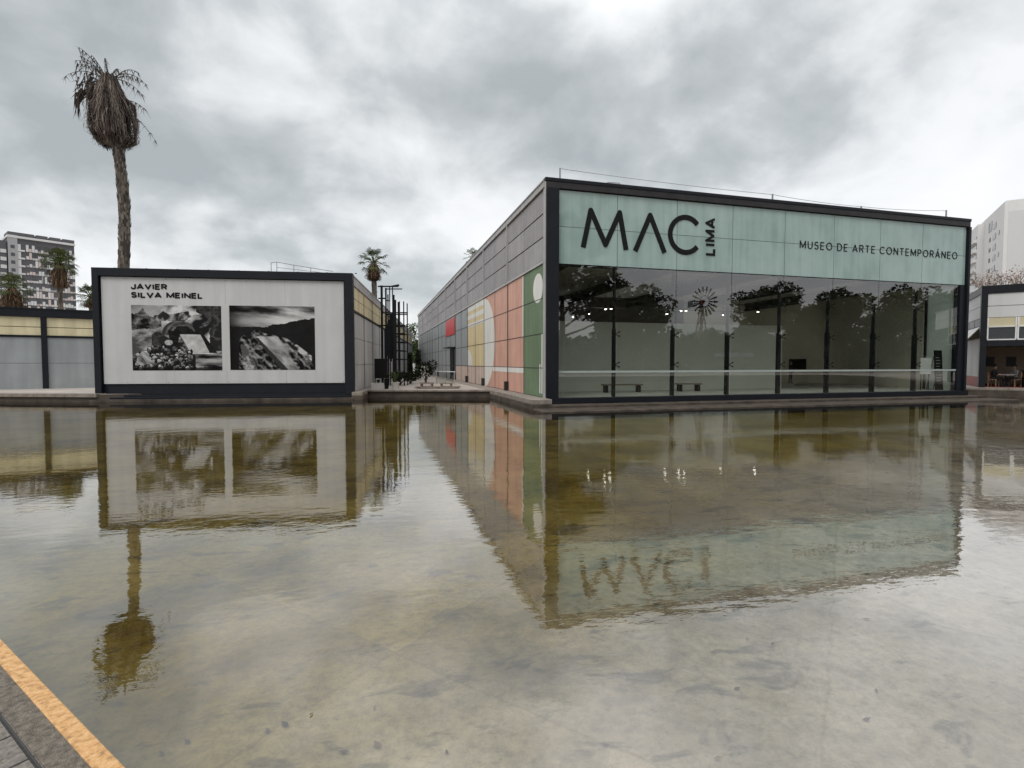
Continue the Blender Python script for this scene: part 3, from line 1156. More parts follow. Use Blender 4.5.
# ================================================================== SPOTLIGHTS in the gallery
for k, (x, z) in enumerate([(4.53, 4.91), (5.6, 5.12), (6.72, 5.44), (7.1, 5.47), (11.08, 5.25), (12.12, 5.48), (12.49, 5.49), (15.33, 5.29), (18.12, 5.57)]):
    names = ['lit gallery spotlight nearest the dark corner post, the lowest one', 'lit gallery spotlight second from the corner post', 'left lamp of the pair lit in the first glass bay',
             'right lamp of the pair lit in the first glass bay', 'single lit spotlight at the right of the second glass bay', 'left lamp of the lit pair left of the windmill reflection',
             'right lamp of the lit pair left of the windmill reflection', 'faint lit spotlight at the right of the third glass bay', 'rightmost lit spotlight hanging in the fourth glass bay']
    t = thing('spotlight', names[k], 'spotlight', (MX + x, MY + 8, z), 0, 'spotlights hanging in the gallery')
    b = MB()
    b.lathe([(0.05, 0.16), (0.085, 0.10), (0.085, -0.05)], 12)
    b.tube([(0, 0, 0.15), (0, 0, 7.24 - z)], 0.012, 6)
    ho = b.build('housing', M['black'], t)
    b = MB()
    r0 = 0.075 if k not in (0, 1, 7) else 0.055
    b.lathe([(r0 * 0.6, 0.0), (r0, -0.04), (r0 * 0.8, -0.075), (r0 * 0.3, -0.095)], 12)
    b.build('bulb', M['lamp'], t)
    ld_ = bpy.data.lights.new('spot_beam', 'SPOT')
    ld_.energy = 55
    ld_.spot_size = R(120)
    ld_.spot_blend = 0.6
    ld_.shadow_soft_size = 0.06
    ld_.color = (1.0, 0.96, 0.90)
    lo_ = bpy.data.objects.new('spot_beam', ld_)
    COL.objects.link(lo_)
    lo_.parent = t
    lo_.location = (0, 0, -0.12)
    lo_.rotation_euler = Vector((-0.45, -0.75, 0.35)).to_track_quat('Z', 'Y').to_euler()


# ================================================================== PEOPLE
def skin_body(name, pts, edges, rads, mats, parent, zs):
    me = bpy.data.meshes.new(name)
    me.from_pydata(pts, edges, [])
    o = bpy.data.objects.new(name, me)
    COL.objects.link(o)
    md = o.modifiers.new('skin', 'SKIN')
    sv_ = me.skin_vertices[0].data
    for i, r_ in enumerate(rads):
        sv_[i].radius = (r_, r_) if not isinstance(r_, tuple) else r_
        sv_[i].use_root = (i == 0)
    sb = o.modifiers.new('sub', 'SUBSURF')
    sb.levels = sb.render_levels = 2
    dg = bpy.context.evaluated_depsgraph_get()
    m2 = bpy.data.meshes.new_from_object(o.evaluated_get(dg))
    bpy.data.objects.remove(o)
    m2.materials.clear()
    for m in mats:
        m2.materials.append(m)
    for p in m2.polygons:
        p.use_smooth = True
        p.material_index = zs(p.center)
    o = bpy.data.objects.new(name, m2)
    COL.objects.link(o)
    o.parent = parent
    return o


def head_bits(parent, cx_, cy_, cz_, face):
    """hair cap, nose, ears for a head centred at c, facing direction face (radians)"""
    b_ = MB()
    prof = []
    for k in range(7):
        a = math.pi / 2 * k / 6
        prof.append((0.110 * math.cos(a), 0.0 + 0.165 * math.sin(a)))
    b_.lathe(prof, 14, 0)
    o_ = b_.build('hair', M['hair'], parent, smooth=True)
    o_.location = (cx_ - 0.02 * math.cos(face), cy_ - 0.02 * math.sin(face), cz_)


def standing(label, loc, rz, shirt, trousers, group=None):
    t = thing('person', label, 'person', loc, rz, group)
    P = [(0, 0, 0.93), (0, 0.01, 1.15), (0, 0.0, 1.38), (0, 0.0, 1.48), (0, -0.015, 1.60), (0, -0.01, 1.68),
         (0.09, 0, 0.88), (0.10, -0.02, 0.50), (0.10, 0.02, 0.09), (0.11, -0.13, 0.035),
         (-0.09, 0, 0.88), (-0.11, 0.03, 0.50), (-0.12, 0.08, 0.09), (-0.13, -0.07, 0.035),
         (0.18, 0, 1.37), (0.23, 0.02, 1.10), (0.22, -0.10, 0.86), (0.21, -0.14, 0.76),
         (-0.18, 0, 1.37), (-0.23, 0.03, 1.10), (-0.22, -0.06, 0.86), (-0.21, -0.10, 0.76)]
    E_ = [(0, 1), (1, 2), (2, 3), (3, 4), (4, 5), (0, 6), (6, 7), (7, 8), (8, 9), (0, 10), (10, 11), (11, 12), (12, 13), (2, 14), (14, 15), (15, 16), (16, 17), (2, 18), (18, 19), (19, 20), (20, 21)]
    r_ = [0.13, 0.12, 0.13, 0.055, 0.092, 0.075, 0.085, 0.06, 0.042, 0.035, 0.085, 0.06, 0.042, 0.035, 0.055, 0.043, 0.035, 0.03, 0.055, 0.043, 0.035, 0.03]
    skin_body('body', P, E_, r_, [M[trousers], M[shirt], M['skin'], M['cloth_dark']], t,
              lambda c: 2 if (c.z > 1.46 or (c.z < 0.88 and abs(c.x) > 0.165)) else (1 if c.z > 0.92 else (3 if c.z < 0.06 else 0)))
    head_bits(t, 0, -0.01, 1.63, -math.pi / 2)
    return t


def sitting(label, loc, rz, shirt, trousers, group=None):
    t = thing('person', label, 'person', loc, rz, group)
    P = [(0, 0, 0.53), (0, 0.0, 0.78), (0, -0.03, 1.0), (0, -0.05, 1.10), (0, -0.08, 1.22), (0, -0.08, 1.29),
         (0.09, -0.04, 0.52), (0.11, -0.42, 0.52), (0.11, -0.40, 0.10), (0.11, -0.52, 0.04),
         (-0.09, -0.04, 0.52), (-0.11, -0.42, 0.52), (-0.11, -0.42, 0.10), (-0.11, -0.54, 0.04),
         (0.18, -0.02, 0.98), (0.23, -0.10, 0.74), (0.15, -0.34, 0.76), (0.10, -0.42, 0.78),
         (-0.18, -0.02, 0.98), (-0.23, -0.10, 0.74), (-0.15, -0.32, 0.76), (-0.10, -0.40, 0.78)]
    E_ = [(0, 1), (1, 2), (2, 3), (3, 4), (4, 5), (0, 6), (6, 7), (7, 8), (8, 9), (0, 10), (10, 11), (11, 12), (12, 13), (2, 14), (14, 15), (15, 16), (16, 17), (2, 18), (18, 19), (19, 20), (20, 21)]
    r_ = [0.13, 0.12, 0.13, 0.055, 0.092, 0.075, 0.085, 0.06, 0.042, 0.035, 0.085, 0.06, 0.042, 0.035, 0.055, 0.043, 0.035, 0.03, 0.055, 0.043, 0.035, 0.03]
    skin_body('body', P, E_, r_, [M[trousers], M[shirt], M['skin'], M['cloth_dark']], t,
              lambda c: 2 if (c.z > 1.08 or (c.y < -0.28 and c.z > 0.68)) else (1 if c.z > 0.6 else (3 if c.z < 0.07 else 0)))
    head_bits(t, 0, -0.08, 1.25, -math.pi / 2)
    return t


standing('person in dark clothes standing inside the glass gallery', (MX + 23.35, MY + 10.5, 0.415), R(20), 'cloth_dark', 'cloth_blue')

# things inside the gallery
t = thing('wall_poster', 'small black poster on the gallery wall beside the standing person', 'poster', (MX + W - 0.46, MY + 11.65, 1.5), R(-90))
# (placed on the gallery back wall)
b = MB()
b.box((-0.78, 0.02, 0.02), (0.78, 0.08, 0.78))
b.build('panel', M['black'], t)
b = MB()
for a in ((-0.82, 0.0, -0.02, 0.82, 0.10, 0.02), (-0.82, 0.0, 0.78, 0.82, 0.10, 0.82), (-0.82, 0.0, 0.02, -0.78, 0.10, 0.78), (0.78, 0.0, 0.02, 0.82, 0.10, 0.78)):
    b.box(a[:3], a[3:])
b.build('frame', M['dark_metal'], t)

t = thing('information_board', 'tall black information board leaning inside the right end of the glass', 'board', (MX + 24.72, MY + 0.62, 0.4), R(-4))
b = MB()
b.add([(-0.50, 0.12, 0), (0.36, 0.12, 0), (0.52, 0.42, 2.35), (-0.34, 0.42, 2.35), (-0.50, 0.18, 0), (0.36, 0.18, 0), (0.52, 0.48, 2.35), (-0.34, 0.48, 2.35)],
      [(0, 1, 2, 3), (7, 6, 5, 4), (0, 4, 5, 1), (1, 5, 6, 2), (2, 6, 7, 3), (3, 7, 4, 0)])
b.build('panel', M['black'], t)
b = MB()
b.bar((0.36, 0.22, 0.0), (0.5, 0.5, 2.3), 0.05)
b.bar((-0.4, 0.9, 0.0), (-0.3, 0.47, 2.0), 0.05)
b.bar((0.42, 0.9, 0.0), (0.45, 0.47, 2.0), 0.05)
b.build('prop', M['wood'], t)
for k in range(9):
    b = MB()
    zz = 1.9 - k * 0.17
    y_ = 0.12 + 0.30 * zz / 2.35 - 0.006
    xo = 0.16 * zz / 2.35
    b.box((-0.40 + xo, y_, zz), (-0.40 + xo + rng.uniform(0.3, 0.65), y_ + 0.004, zz + 0.035))
    b.build('printed_line', M['aptgrey'], t)
t.scale = (0.62, 0.8, 1)
t = thing('notice_board', 'small white notice board on a stand beside the black information board', 'notice', (MX + 23.95, MY + 1.0, 0.4))
b = MB()
b.box((-0.42, 0, 0.95), (0.42, 0.03, 1.9))
b.build('panel', M['white'], t)
b = MB()
b.bar((-0.3, 0.05, 0), (-0.3, 0.05, 1.8), 0.04)
b.bar((0.3, 0.05, 0), (0.3, 0.05, 1.8), 0.04)
b.box((-0.36, -0.15, 0), (-0.24, 0.25, 0.03))
b.box((0.24, -0.15, 0), (0.36, 0.25, 0.03))
b.build('stand', M['dark_metal'], t)


for x, w_, lab in ((4.4, 2.3, 'long low dark bench inside the second glass bay of the gallery'), (8.9, 1.5, 'shorter low dark bench inside the glass below the windmill reflection')):
    t = thing('gallery_bench', lab, 'bench', (MX + x, MY + 3.4, 0.415), 0, 'low benches in the gallery')
    b = MB()
    b.box((0, -0.22, 0.38), (w_, 0.22, 0.45))
    b.build('seat', M['wood'], t, bevel=0.01)
    for xx in (0.12, w_ - 0.24):
        b = MB()
        b.box((xx, -0.19, 0), (xx + 0.12, 0.19, 0.38))
        b.build('leg', M['dark_metal'], t)

# ================================================================== BILLBOARD BUILDING (left box)
BA = R(7.4)
BO = (-1.08, 29.48, 0)
box = thing('billboard_building', 'low grey block with a dark framed exhibition billboard facing the pool', 'building', BO, -BA)
BL, BH = -12.78, 6.86
BD = 58
b = MB()
b.box((BL - 0.1, -0.45, -0.33), (0.1, 0.0, 0.13), 1)
b.box((BL, 0.0, -0.33), (0.0, 7, 0.30), 1)
b.box((0.0, -0.38, -0.33), (0.58, BD, 0.24), 1)
b.box((0.0, -0.35, 0.24), (0.55, BD, 0.42), 0)
b.build('plinth', [M['stone'], M['wet']], box, bevel=0.015)
b = MB()
b.box((BL + 0.1, 0.25, 0.3), (-0.06, BD, 6.55))
b.build('wall', M['greyw'], box)
b = MB()
ys = [0.34 + 2.0 * k for k in range(0, 29)]
for k in range(len(ys) - 1):
    for r, (z0, z1) in enumerate(((0.42, 1.9), (1.9, 3.4), (3.4, 4.82))):
        if k % 2 == 0:
            b.box((-0.06, ys[k] + 0.02, z0 + 0.015), (0.0 - rng.uniform(0, 0.006), ys[min(k + 2, len(ys) - 1)] - 0.02, z1 - 0.015), 0)
    for z0, z1 in ((4.98, 5.58), (5.62, 6.25)):
        b.box((-0.06, ys[k] + 0.03, z0), (0.0, ys[k + 1] - 0.03, z1), 1)
b.build('side_cladding', [M['greyw'], M['yellow']], box)
b = MB()
b.box((-0.05, 0.34, 4.84), (0.05, BD, 4.95), 0)
b.box((-0.2, 0.34, 6.28), (0.06, BD, 6.74), 1)
b.box((-0.3, 0.34, 6.74), (0.09, BD, 6.80), 1)
for k in range(0, len(ys), 2):
    b.box((-0.05, ys[k] - 0.02, 0.42), (0.02, ys[k] + 0.02, 6.28), 0)
b.build('rail', [M['joint'], M['flash']], box)
b = MB()
b.box((BL, 0.3, 6.55), (-0.2, BD, 6.72))
b.build('roof', M['fascia'], box)
b = MB()
b.box((BL, -0.12, 0.25), (BL + 0.30, 0.33, 6.86))
b.box((-0.36, -0.12, 0.25), (0.08, 0.33, 6.86))
b.box((BL + 0.30, -0.12, 6.45), (-0.36, 0.33, 6.86))
b.box((BL + 0.30, -0.125, 0.18), (-0.36, 0.33, 0.34))
b.box((BL - 0.12, -0.30, 0.132), (0.14, -0.02, 0.24))
b.box((BL + 0.30, 0.1, 0.34), (-0.36, 0.24, 0.9))
for k in range(9):
    x = BL + 1.0 + k * 1.5
    b.box((x - 0.05, 0.05, 6.86), (x + 0.05, 0.15, 6.90))
b.build('frame', M['dark_metal'], box, bevel=0.01)
b = MB()
b.box((BL + 0.36, 0.02, 0.92), (-0.42, 0.07, 6.42))
for x in (-9.45, -6.46, -3.45):
    b.box((x - 0.006, 0.017, 0.92), (x + 0.006, 0.02, 1.58), 1)
    b.box((x - 0.006, 0.017, 5.08), (x + 0.006, 0.02, 6.42), 1)
for k in range(13):
    for z in (1.0, 6.34):
        x = BL + 0.5 + k * 0.98
        b.box((x - 0.02, 0.008, z - 0.02), (x + 0.02, 0.02, z + 0.02), 1)
b.build('sign_board', [M['board'], M['aptgrey']], box)
words('JAVIER', -11.02, 5.79, 1.74, 0.31, 0.080, 0.30, 0.019, 0.012, 'letter', M['ink'], box, per_letter=True)
words('SILVA MEINEL', -11.02, 5.36, 3.46, 0.31, 0.080, 0.30, 0.019, 0.012, 'letter', M['ink'], box, per_letter=True)

# two black-and-white photographs printed on the board (tones computed, no image)
gen = np.random.default_rng(3)


def vnoise(u, v, fu, fv, seed):
    r_ = np.random.default_rng(seed)
    gy, gx = int(fv * 1.7) + 4, int(fu * 1.7) + 4
    grid = r_.random((gy, gx))
    x, y = u * fu, v * fv
    xi, yi = np.floor(x).astype(int), np.floor(y).astype(int)
    xf, yf = x - xi, y - yi
    xf, yf = xf * xf * (3 - 2 * xf), yf * yf * (3 - 2 * yf)
    a, b_ = grid[yi, xi], grid[yi, xi + 1]
    c, d = grid[yi + 1, xi], grid[yi + 1, xi + 1]
    return (a * (1 - xf) + b_ * xf) * (1 - yf) + (c * (1 - xf) + d * xf) * yf


def fbm(u, v, f, seed, oct_=5, asp=1.0):
    s, a, t_ = 0, 0.5, 0
    for k in range(oct_):
        s = s + a * vnoise(u, v, f * asp * 2 ** k, f * 2 ** k, seed + k)
        t_ += a
        a *= 0.55
    return s / t_


def poly_in(u, v, pts):
    ins = np.zeros(u.shape, bool)
    n_ = len(pts)
    for i in range(n_):
        (x0, y0), (x1, y1) = pts[i], pts[(i + 1) % n_]
        cnd = ((y0 > v) != (y1 > v)) & (u < (x1 - x0) * (v - y0) / (y1 - y0 + 1e-9) + x0)
        ins ^= cnd
    return ins


def ridged(u, v, f, seed, asp=1.0):
    w = 0.06 * (fbm(u, v, f * 0.7, seed + 50, 3) - 0.5)
    uu, vv = np.clip(u + w, 0, 1.6), np.clip(v + w, 0, 1.6)
    s_, a_, t_ = 0, 0.5, 0
    for k in range(4):
        s_ = s_ + a_ * (1 - np.abs(2 * vnoise(uu, vv, min(f * asp * 2 ** k, 90), min(f * 2 ** k, 90), seed + k) - 1))
        t_ += a_
        a_ *= 0.6
    return s_ / t_


def photo_a(u, v):
    # bare grey sky, stormy cloud at the right, jagged dark mountains, a pale slab with a dark side, a heap of figures
    im = 0.42 + 0.5 * (fbm(u, v, 5, 11, asp=0.5) - 0.5)
    cl_ = np.clip(0.42 + 3.2 * (fbm(np.clip(u - 0.6 * v + 0.6, 0, 1.6), v, 5, 21) - 0.5), 0.02, 0.72)
    mk = np.clip((u - 0.28 + 0.25 * (fbm(u, v, 8, 13) - 0.5)) / 0.16, 0, 1)
    im = im * (1 - mk) + cl_ * mk
    im = np.where((v < 0.66 + 0.10 * (fbm(u, v, 9, 23) - 0.5)) & (u <= 0.40 + 0.25 * (fbm(u, v, 9, 26) - 0.5)), np.clip(0.45 + 1.6 * (fbm(u, v, 7, 24, asp=0.7) - 0.5), 0.1, 0.72), im)
    rock = np.clip(0.02 + 0.75 * (ridged(u, v, 8, 41) - 0.52), 0.008, 0.34)
    jag = 0.05 * (fbm(u, v * 0, 30, 31, 3) - 0.5)
    r1 = np.maximum(0.95 - 1.5 * np.abs(u - 0.125), 0.875 - 0.25 * np.abs(u - 0.05)) + jag
    im = np.where((v < r1) & (v > 0.62 + 0.08 * (fbm(u, v, 12, 44) - 0.5) + 0.10 * u) & (u < 0.33), rock, im)
    r2 = 0.90 - 0.7 * np.abs(u - 0.35) + jag
    r3 = 0.86 + 0.28 * (u - 0.40) + jag * 0.7
    im = np.where(((v < r2) | ((v < r3) & (u > 0.4))) & (v > 0.77 + 0.12 * (fbm(u, v, 9, 46) - 0.5)) & (u > 0.24) & (u < 0.62 + 0.2 * (fbm(u, v, 9, 47) - 0.5)), np.clip(rock * 1.6 + 0.02, 0.01, 0.42), im)
    im = np.where((u > 0.72) & (v > 0.74 + 0.10 * (fbm(u, v, 8, 54) - 0.5)) & (u + v > 1.60 + 0.3 * (fbm(u, v, 6, 57) - 0.5)), 0.02 + 0.25 * np.clip(ridged(u, v, 7, 52) - 0.55, 0, 1), im)
    im = np.where((u > 0.92 - 0.08 * fbm(u, v, 7, 58)) & (v > 0.30), 0.03 + 0.3 * np.clip(ridged(u, v, 9, 59) - 0.6, 0, 1), im)
    arch = ((u - 0.52) / 0.19) ** 2 + ((v - 0.56) / 0.21) ** 2
    im = np.where((arch < 1) & (v > 0.55), 0.05 + 0.55 * np.clip(ridged(np.clip(np.sqrt(arch), 0, 1.5), u, 8, 61) - 0.5, 0, 1), im)
    side_ = [(0.40, 0.62), (0.46, 0.61), (0.50, 0.68), (0.62, 0.68), (0.69, 0.60), (0.77, 0.60), (0.95, 0.27), (0.86, 0.27), (0.75, 0.56), (0.53, 0.56), (0.50, 0.36), (0.42, 0.36)]
    im = np.where(poly_in(u, v, side_), 0.010 + 0.05 * np.clip(ridged(u, v, 14, 64) - 0.5, 0, 1), im)
    im = np.where(poly_in(u, v, [(0.215, 0.38), (0.22, 0.55), (0.26, 0.595), (0.30, 0.59), (0.37, 0.53), (0.42, 0.49), (0.42, 0.34)]), 0.035 + 0.14 * np.clip(ridged(u, v, 16, 66) - 0.5, 0, 1), im)
    im = np.where(poly_in(u, v, [(0.53, 0.555), (0.76, 0.555), (0.86, 0.27), (0.68, 0.255), (0.57, 0.29), (0.62, 0.34)]), np.clip(0.56 + 0.5 * (fbm(u, v, 12, 67) - 0.5), 0.25, 0.75), im)
    im = np.where((v < 0.27 - 0.02 * u) & (u > 0.55), np.clip(0.22 + 1.3 * (fbm(u, v, 20, 71, asp=0.22) - 0.5), 0.01, 0.5), im)
    # figures and bundles: many small rounded shapes, lit on top, dark below
    r_ = np.random.default_rng(5)
    n_ = 300
    fx, fy = r_.uniform(0.02, 0.66, n_), r_.uniform(0.03, 0.38, n_)
    keep = fy < 0.40 - 0.9 * np.abs(fx - 0.38) ** 1.6
    im = np.where((v < 0.38 - 0.9 * np.abs(u - 0.38) ** 1.6) & (u < 0.70), 0.02, im)
    order = np.argsort(-fy)
    for i in order:
        if not keep[i]:
            continue
        rx, ry = r_.uniform(0.008, 0.028), r_.uniform(0.010, 0.040)
        tn = r_.choice([0.02, 0.05, 0.14, 0.3, 0.55])
        d = ((u - fx[i]) / rx) ** 2 + ((v - fy[i]) / ry) ** 2
        sh_ = np.clip(0.75 + 0.5 * (v - fy[i]) / ry, 0.2, 1.2)
        im = np.where(d < 1, tn * sh_ * (0.7 + 0.6 * fbm(u, v, 45, 83, 2)), im)
        im = np.where((d >= 1) & (d < 1.35), 0.012, im)
    im = np.where(poly_in(u, v, [(0.03, 0.08), (0.06, 0.22), (0.11, 0.30), (0.17, 0.27), (0.23, 0.10)]), np.clip(0.40 + 0.9 * (fbm(np.clip(u + 0.7 * v, 0, 1.6), v * 0.3, 34, 91, 3) - 0.5), 0.03, 0.66), im)
    d = ((u - 0.405) / 0.045) ** 2 + ((v - 0.43) / 0.042) ** 2
    im = np.where(d < 1, 0.50 * (0.5 + 0.9 * fbm(u, v, 50, 95, 2)), im)
    im = np.where(v < 0.045 * (0.6 + fbm(u, v, 20, 97)), im * 0.2, im)
    return im


def photo_b(u, v):
    sky_ = np.clip(0.34 + 1.7 * (fbm(u, v + 0.15 * u, 9, 111, asp=0.3) - 0.5), 0.02, 0.72)
    sky_ = sky_ * np.clip(0.35 + 1.2 * u, 0.35, 1.0)
    band = np.exp(-((v - 0.73 - 0.08 * u) / 0.07) ** 2)
    im = sky_ * (1 - band * 0.5) + band * 0.38 * np.clip(0.3 + u, 0, 1)
    mtn = 0.65 + 0.22 * np.clip(u - 0.42, 0, 1) + 0.05 * (fbm(u, v * 0, 14, 121) - 0.3)
    mtn = np.where(u < 0.45, 0.66 + 0.03 * fbm(u, v * 0, 8, 123), mtn + 0.03)
    im = np.where(v < mtn, 0.010 + 0.02 * fbm(u, v, 12, 131), im)
    al_, ac_ = 0.57 * u - 0.82 * v + 1, 0.82 * u + 0.57 * v
    rough = np.clip(0.10 + 1.5 * (0.6 * fbm(ac_, al_ * 0.35, 26, 171, 4) + 0.4 * fbm(u, v, 30, 175, 3) - 0.5), 0.006, 0.55)
    rough_ = np.clip(0.11 + 1.3 * (fbm(np.clip(u + 0.55 * v, 0, 1.6) / 1.6, v * 0.5, 26, 141, asp=1.2) - 0.47), 0.006, 0.55)
    im = np.where(poly_in(u, v, [(0.10, 0.0), (0.11, 0.46), (0.15, 0.55), (0.18, 0.53), (0.24, 0.49), (0.25, 0.58), (0.31, 0.64), (0.38, 0.58), (0.56, 0.53), (0.66, 0.50), (0.80, 0.36), (0.97, 0.20), (0.97, 0.0)]), rough, im)
    im = np.where(poly_in(u, v, [(0.12, 0.40), (0.20, 0.40), (0.32, 0.0), (0.16, 0.0)]), np.clip(rough * 1.3 + 0.12, 0, 0.5), im)
    im = np.where(poly_in(u, v, [(0.31, 0.52), (0.56, 0.52), (0.62, 0.40), (0.80, 0.0), (0.68, 0.0), (0.50, 0.22)]), np.clip(0.50 + 0.8 * (fbm(ac_, al_ * 0.5, 14, 151) - 0.5) - 0.5 * (0.45 - v), 0.08, 0.75), im)
    im = np.where(poly_in(u, v, [(0.30, 0.50), (0.33, 0.50), (0.68, 0.0), (0.60, 0.0), (0.46, 0.22)]), 0.03 + 0.05 * fbm(u, v, 20, 156), im)
    im = np.where(poly_in(u, v, [(0.68, 0.40), (0.78, 0.40), (0.96, 0.22), (0.96, 0.14), (0.82, 0.26)]), np.clip(2.6 * (fbm(u, v, 18, 161) - 0.40), 0.02, 0.6), im)
    im = im * np.clip(0.35 + 5 * u, 0.35, 1)
    return im


def photo_print(x0, z0, x1, z1, fn, label):
    nu, nv = 170, 126
    us, vs_ = np.meshgrid(np.linspace(0, 1, nu + 1), np.linspace(0, 1, nv + 1))
    uc, vc = np.meshgrid((np.arange(nu) + 0.5) / nu, (np.arange(nv) + 0.5) / nv)
    tone = (np.clip(fn(uc, vc), 0.006, 0.8) ** 1.15 * 0.9).ravel()
    verts = np.stack([x0 + us * (x1 - x0), np.full(us.shape, 0.012), z0 + vs_ * (z1 - z0)], -1).reshape(-1, 3)
    idx = np.arange((nu + 1) * (nv + 1)).reshape(nv + 1, nu + 1)
    f_ = np.stack([idx[:-1, :-1], idx[:-1, 1:], idx[1:, 1:], idx[1:, :-1]], -1).reshape(-1, 4)
    vl = [tuple(p) for p in verts]
    fl = [tuple(int(i) for i in q_) for q_ in f_]
    nb = len(vl)
    vl += [(x0, 0.02, z0), (x1, 0.02, z0), (x1, 0.02, z1), (x0, 0.02, z1), (x0, 0.012, z0), (x1, 0.012, z0), (x1, 0.012, z1), (x0, 0.012, z1)]
    fl += [(nb, nb + 1, nb + 5, nb + 4), (nb + 1, nb + 2, nb + 6, nb + 5), (nb + 2, nb + 3, nb + 7, nb + 6), (nb + 3, nb, nb + 4, nb + 7)]
    me = bpy.data.meshes.new('photo_print')
    me.from_pydata(vl, [], fl)
    at = me.attributes.new('tone', 'FLOAT_COLOR', 'FACE') if False else me.attributes.new('tone', 'FLOAT', 'FACE')
    at.data.foreach_set('value', np.concatenate([tone, [0.5] * 4]).astype(np.float32))
    me.materials.append(M['print'])
    o = bpy.data.objects.new('photo_print', me)
    COL.objects.link(o)
    o.parent = box
    o['label'] = label


photo_print(-11.04, 1.61, -6.68, 5.00, photo_a, 'black and white print with a pale slab and dark mountains')
photo_print(-6.28, 1.63, -1.95, 5.04, photo_b, 'black and white print with a pale path running downhill')
# roof guard rail
b = MB()
for x, z in ((-4.5, 7.55), (-4.2, 7.6), (-3.3, 7.45), (-2.4, 7.3)):
    b.tube([(x, 1.2, 6.7), (x, 1.2, z)], 0.02, 6)
b.tube([(-4.5, 1.2, 7.55), (-4.2, 1.2, 7.6), (-3.3, 1.2, 7.45), (-1.2, 1.2, 7.15)], 0.018, 6)
b.tube([(-4.2, 1.2, 7.3), (-1.6, 1.2, 7.05)], 0.014, 6)
b.build('roof_rail', M['aptgrey'], box)

# ================================================================== LEFT BOUNDARY WALL
wa = Vector((-21.69, 37.92, 0))
wb = Vector((-17.53, 39.39, 0))
wd = (wb - wa).normalized()
wang = math.atan2(wd.y, wd.x)
lw = thing('boundary_wall', 'grey panel wall with a pale yellow upper band and dark posts, left of the billboard', 'wall', (wa.x, wa.y, 0.4), wang)
WT = 4.98
posts = [-6.6, -2.25, 2.08, 6.5]
b = MB()
for p0_, p1_ in zip(posts[:-1], posts[1:]):
    b.box((p0_ + 0.12, 0.0, 0.0), (p1_ - 0.12, 0.15, 1.58), 0)
    b.box((p0_ + 0.12, 0.006, 1.60), (p1_ - 0.12, 0.15, 3.18), 0)
b.build('grey_panel', M['grey'], lw)
b = MB()
for p0_, p1_ in zip(posts[:-1], posts[1:]):
    b.box((p0_ + 0.12, 0.0, 3.32), (p1_ - 0.12, 0.15, 3.80), 0)
    b.box((p0_ + 0.12, 0.0, 3.84), (p1_ - 0.12, 0.15, 4.42), 0)
b.build('yellow_panel', M['yellow'], lw)
b = MB()
b.box((posts[0], 0.152, 0.0), (posts[-1], 0.19, 4.43))
b.build('backing', M['joint'], lw)
b = MB()
for p in posts:
    b.box((p - 0.14, -0.10, 0), (p + 0.14, 0.2, 4.45))
b.build('post', M['dark_metal'], lw, bevel=0.01)
b = MB()
b.box((-6.8, -0.06, 3.19), (6.6, 0.18, 3.31))
b.box((-6.8, -0.13, 4.43), (6.6, 0.25, 4.90))
b.box((-6.8, -0.16, 4.90), (6.6, 0.28, 4.98))
b.build('cap_beam', M['dark_metal'], lw)


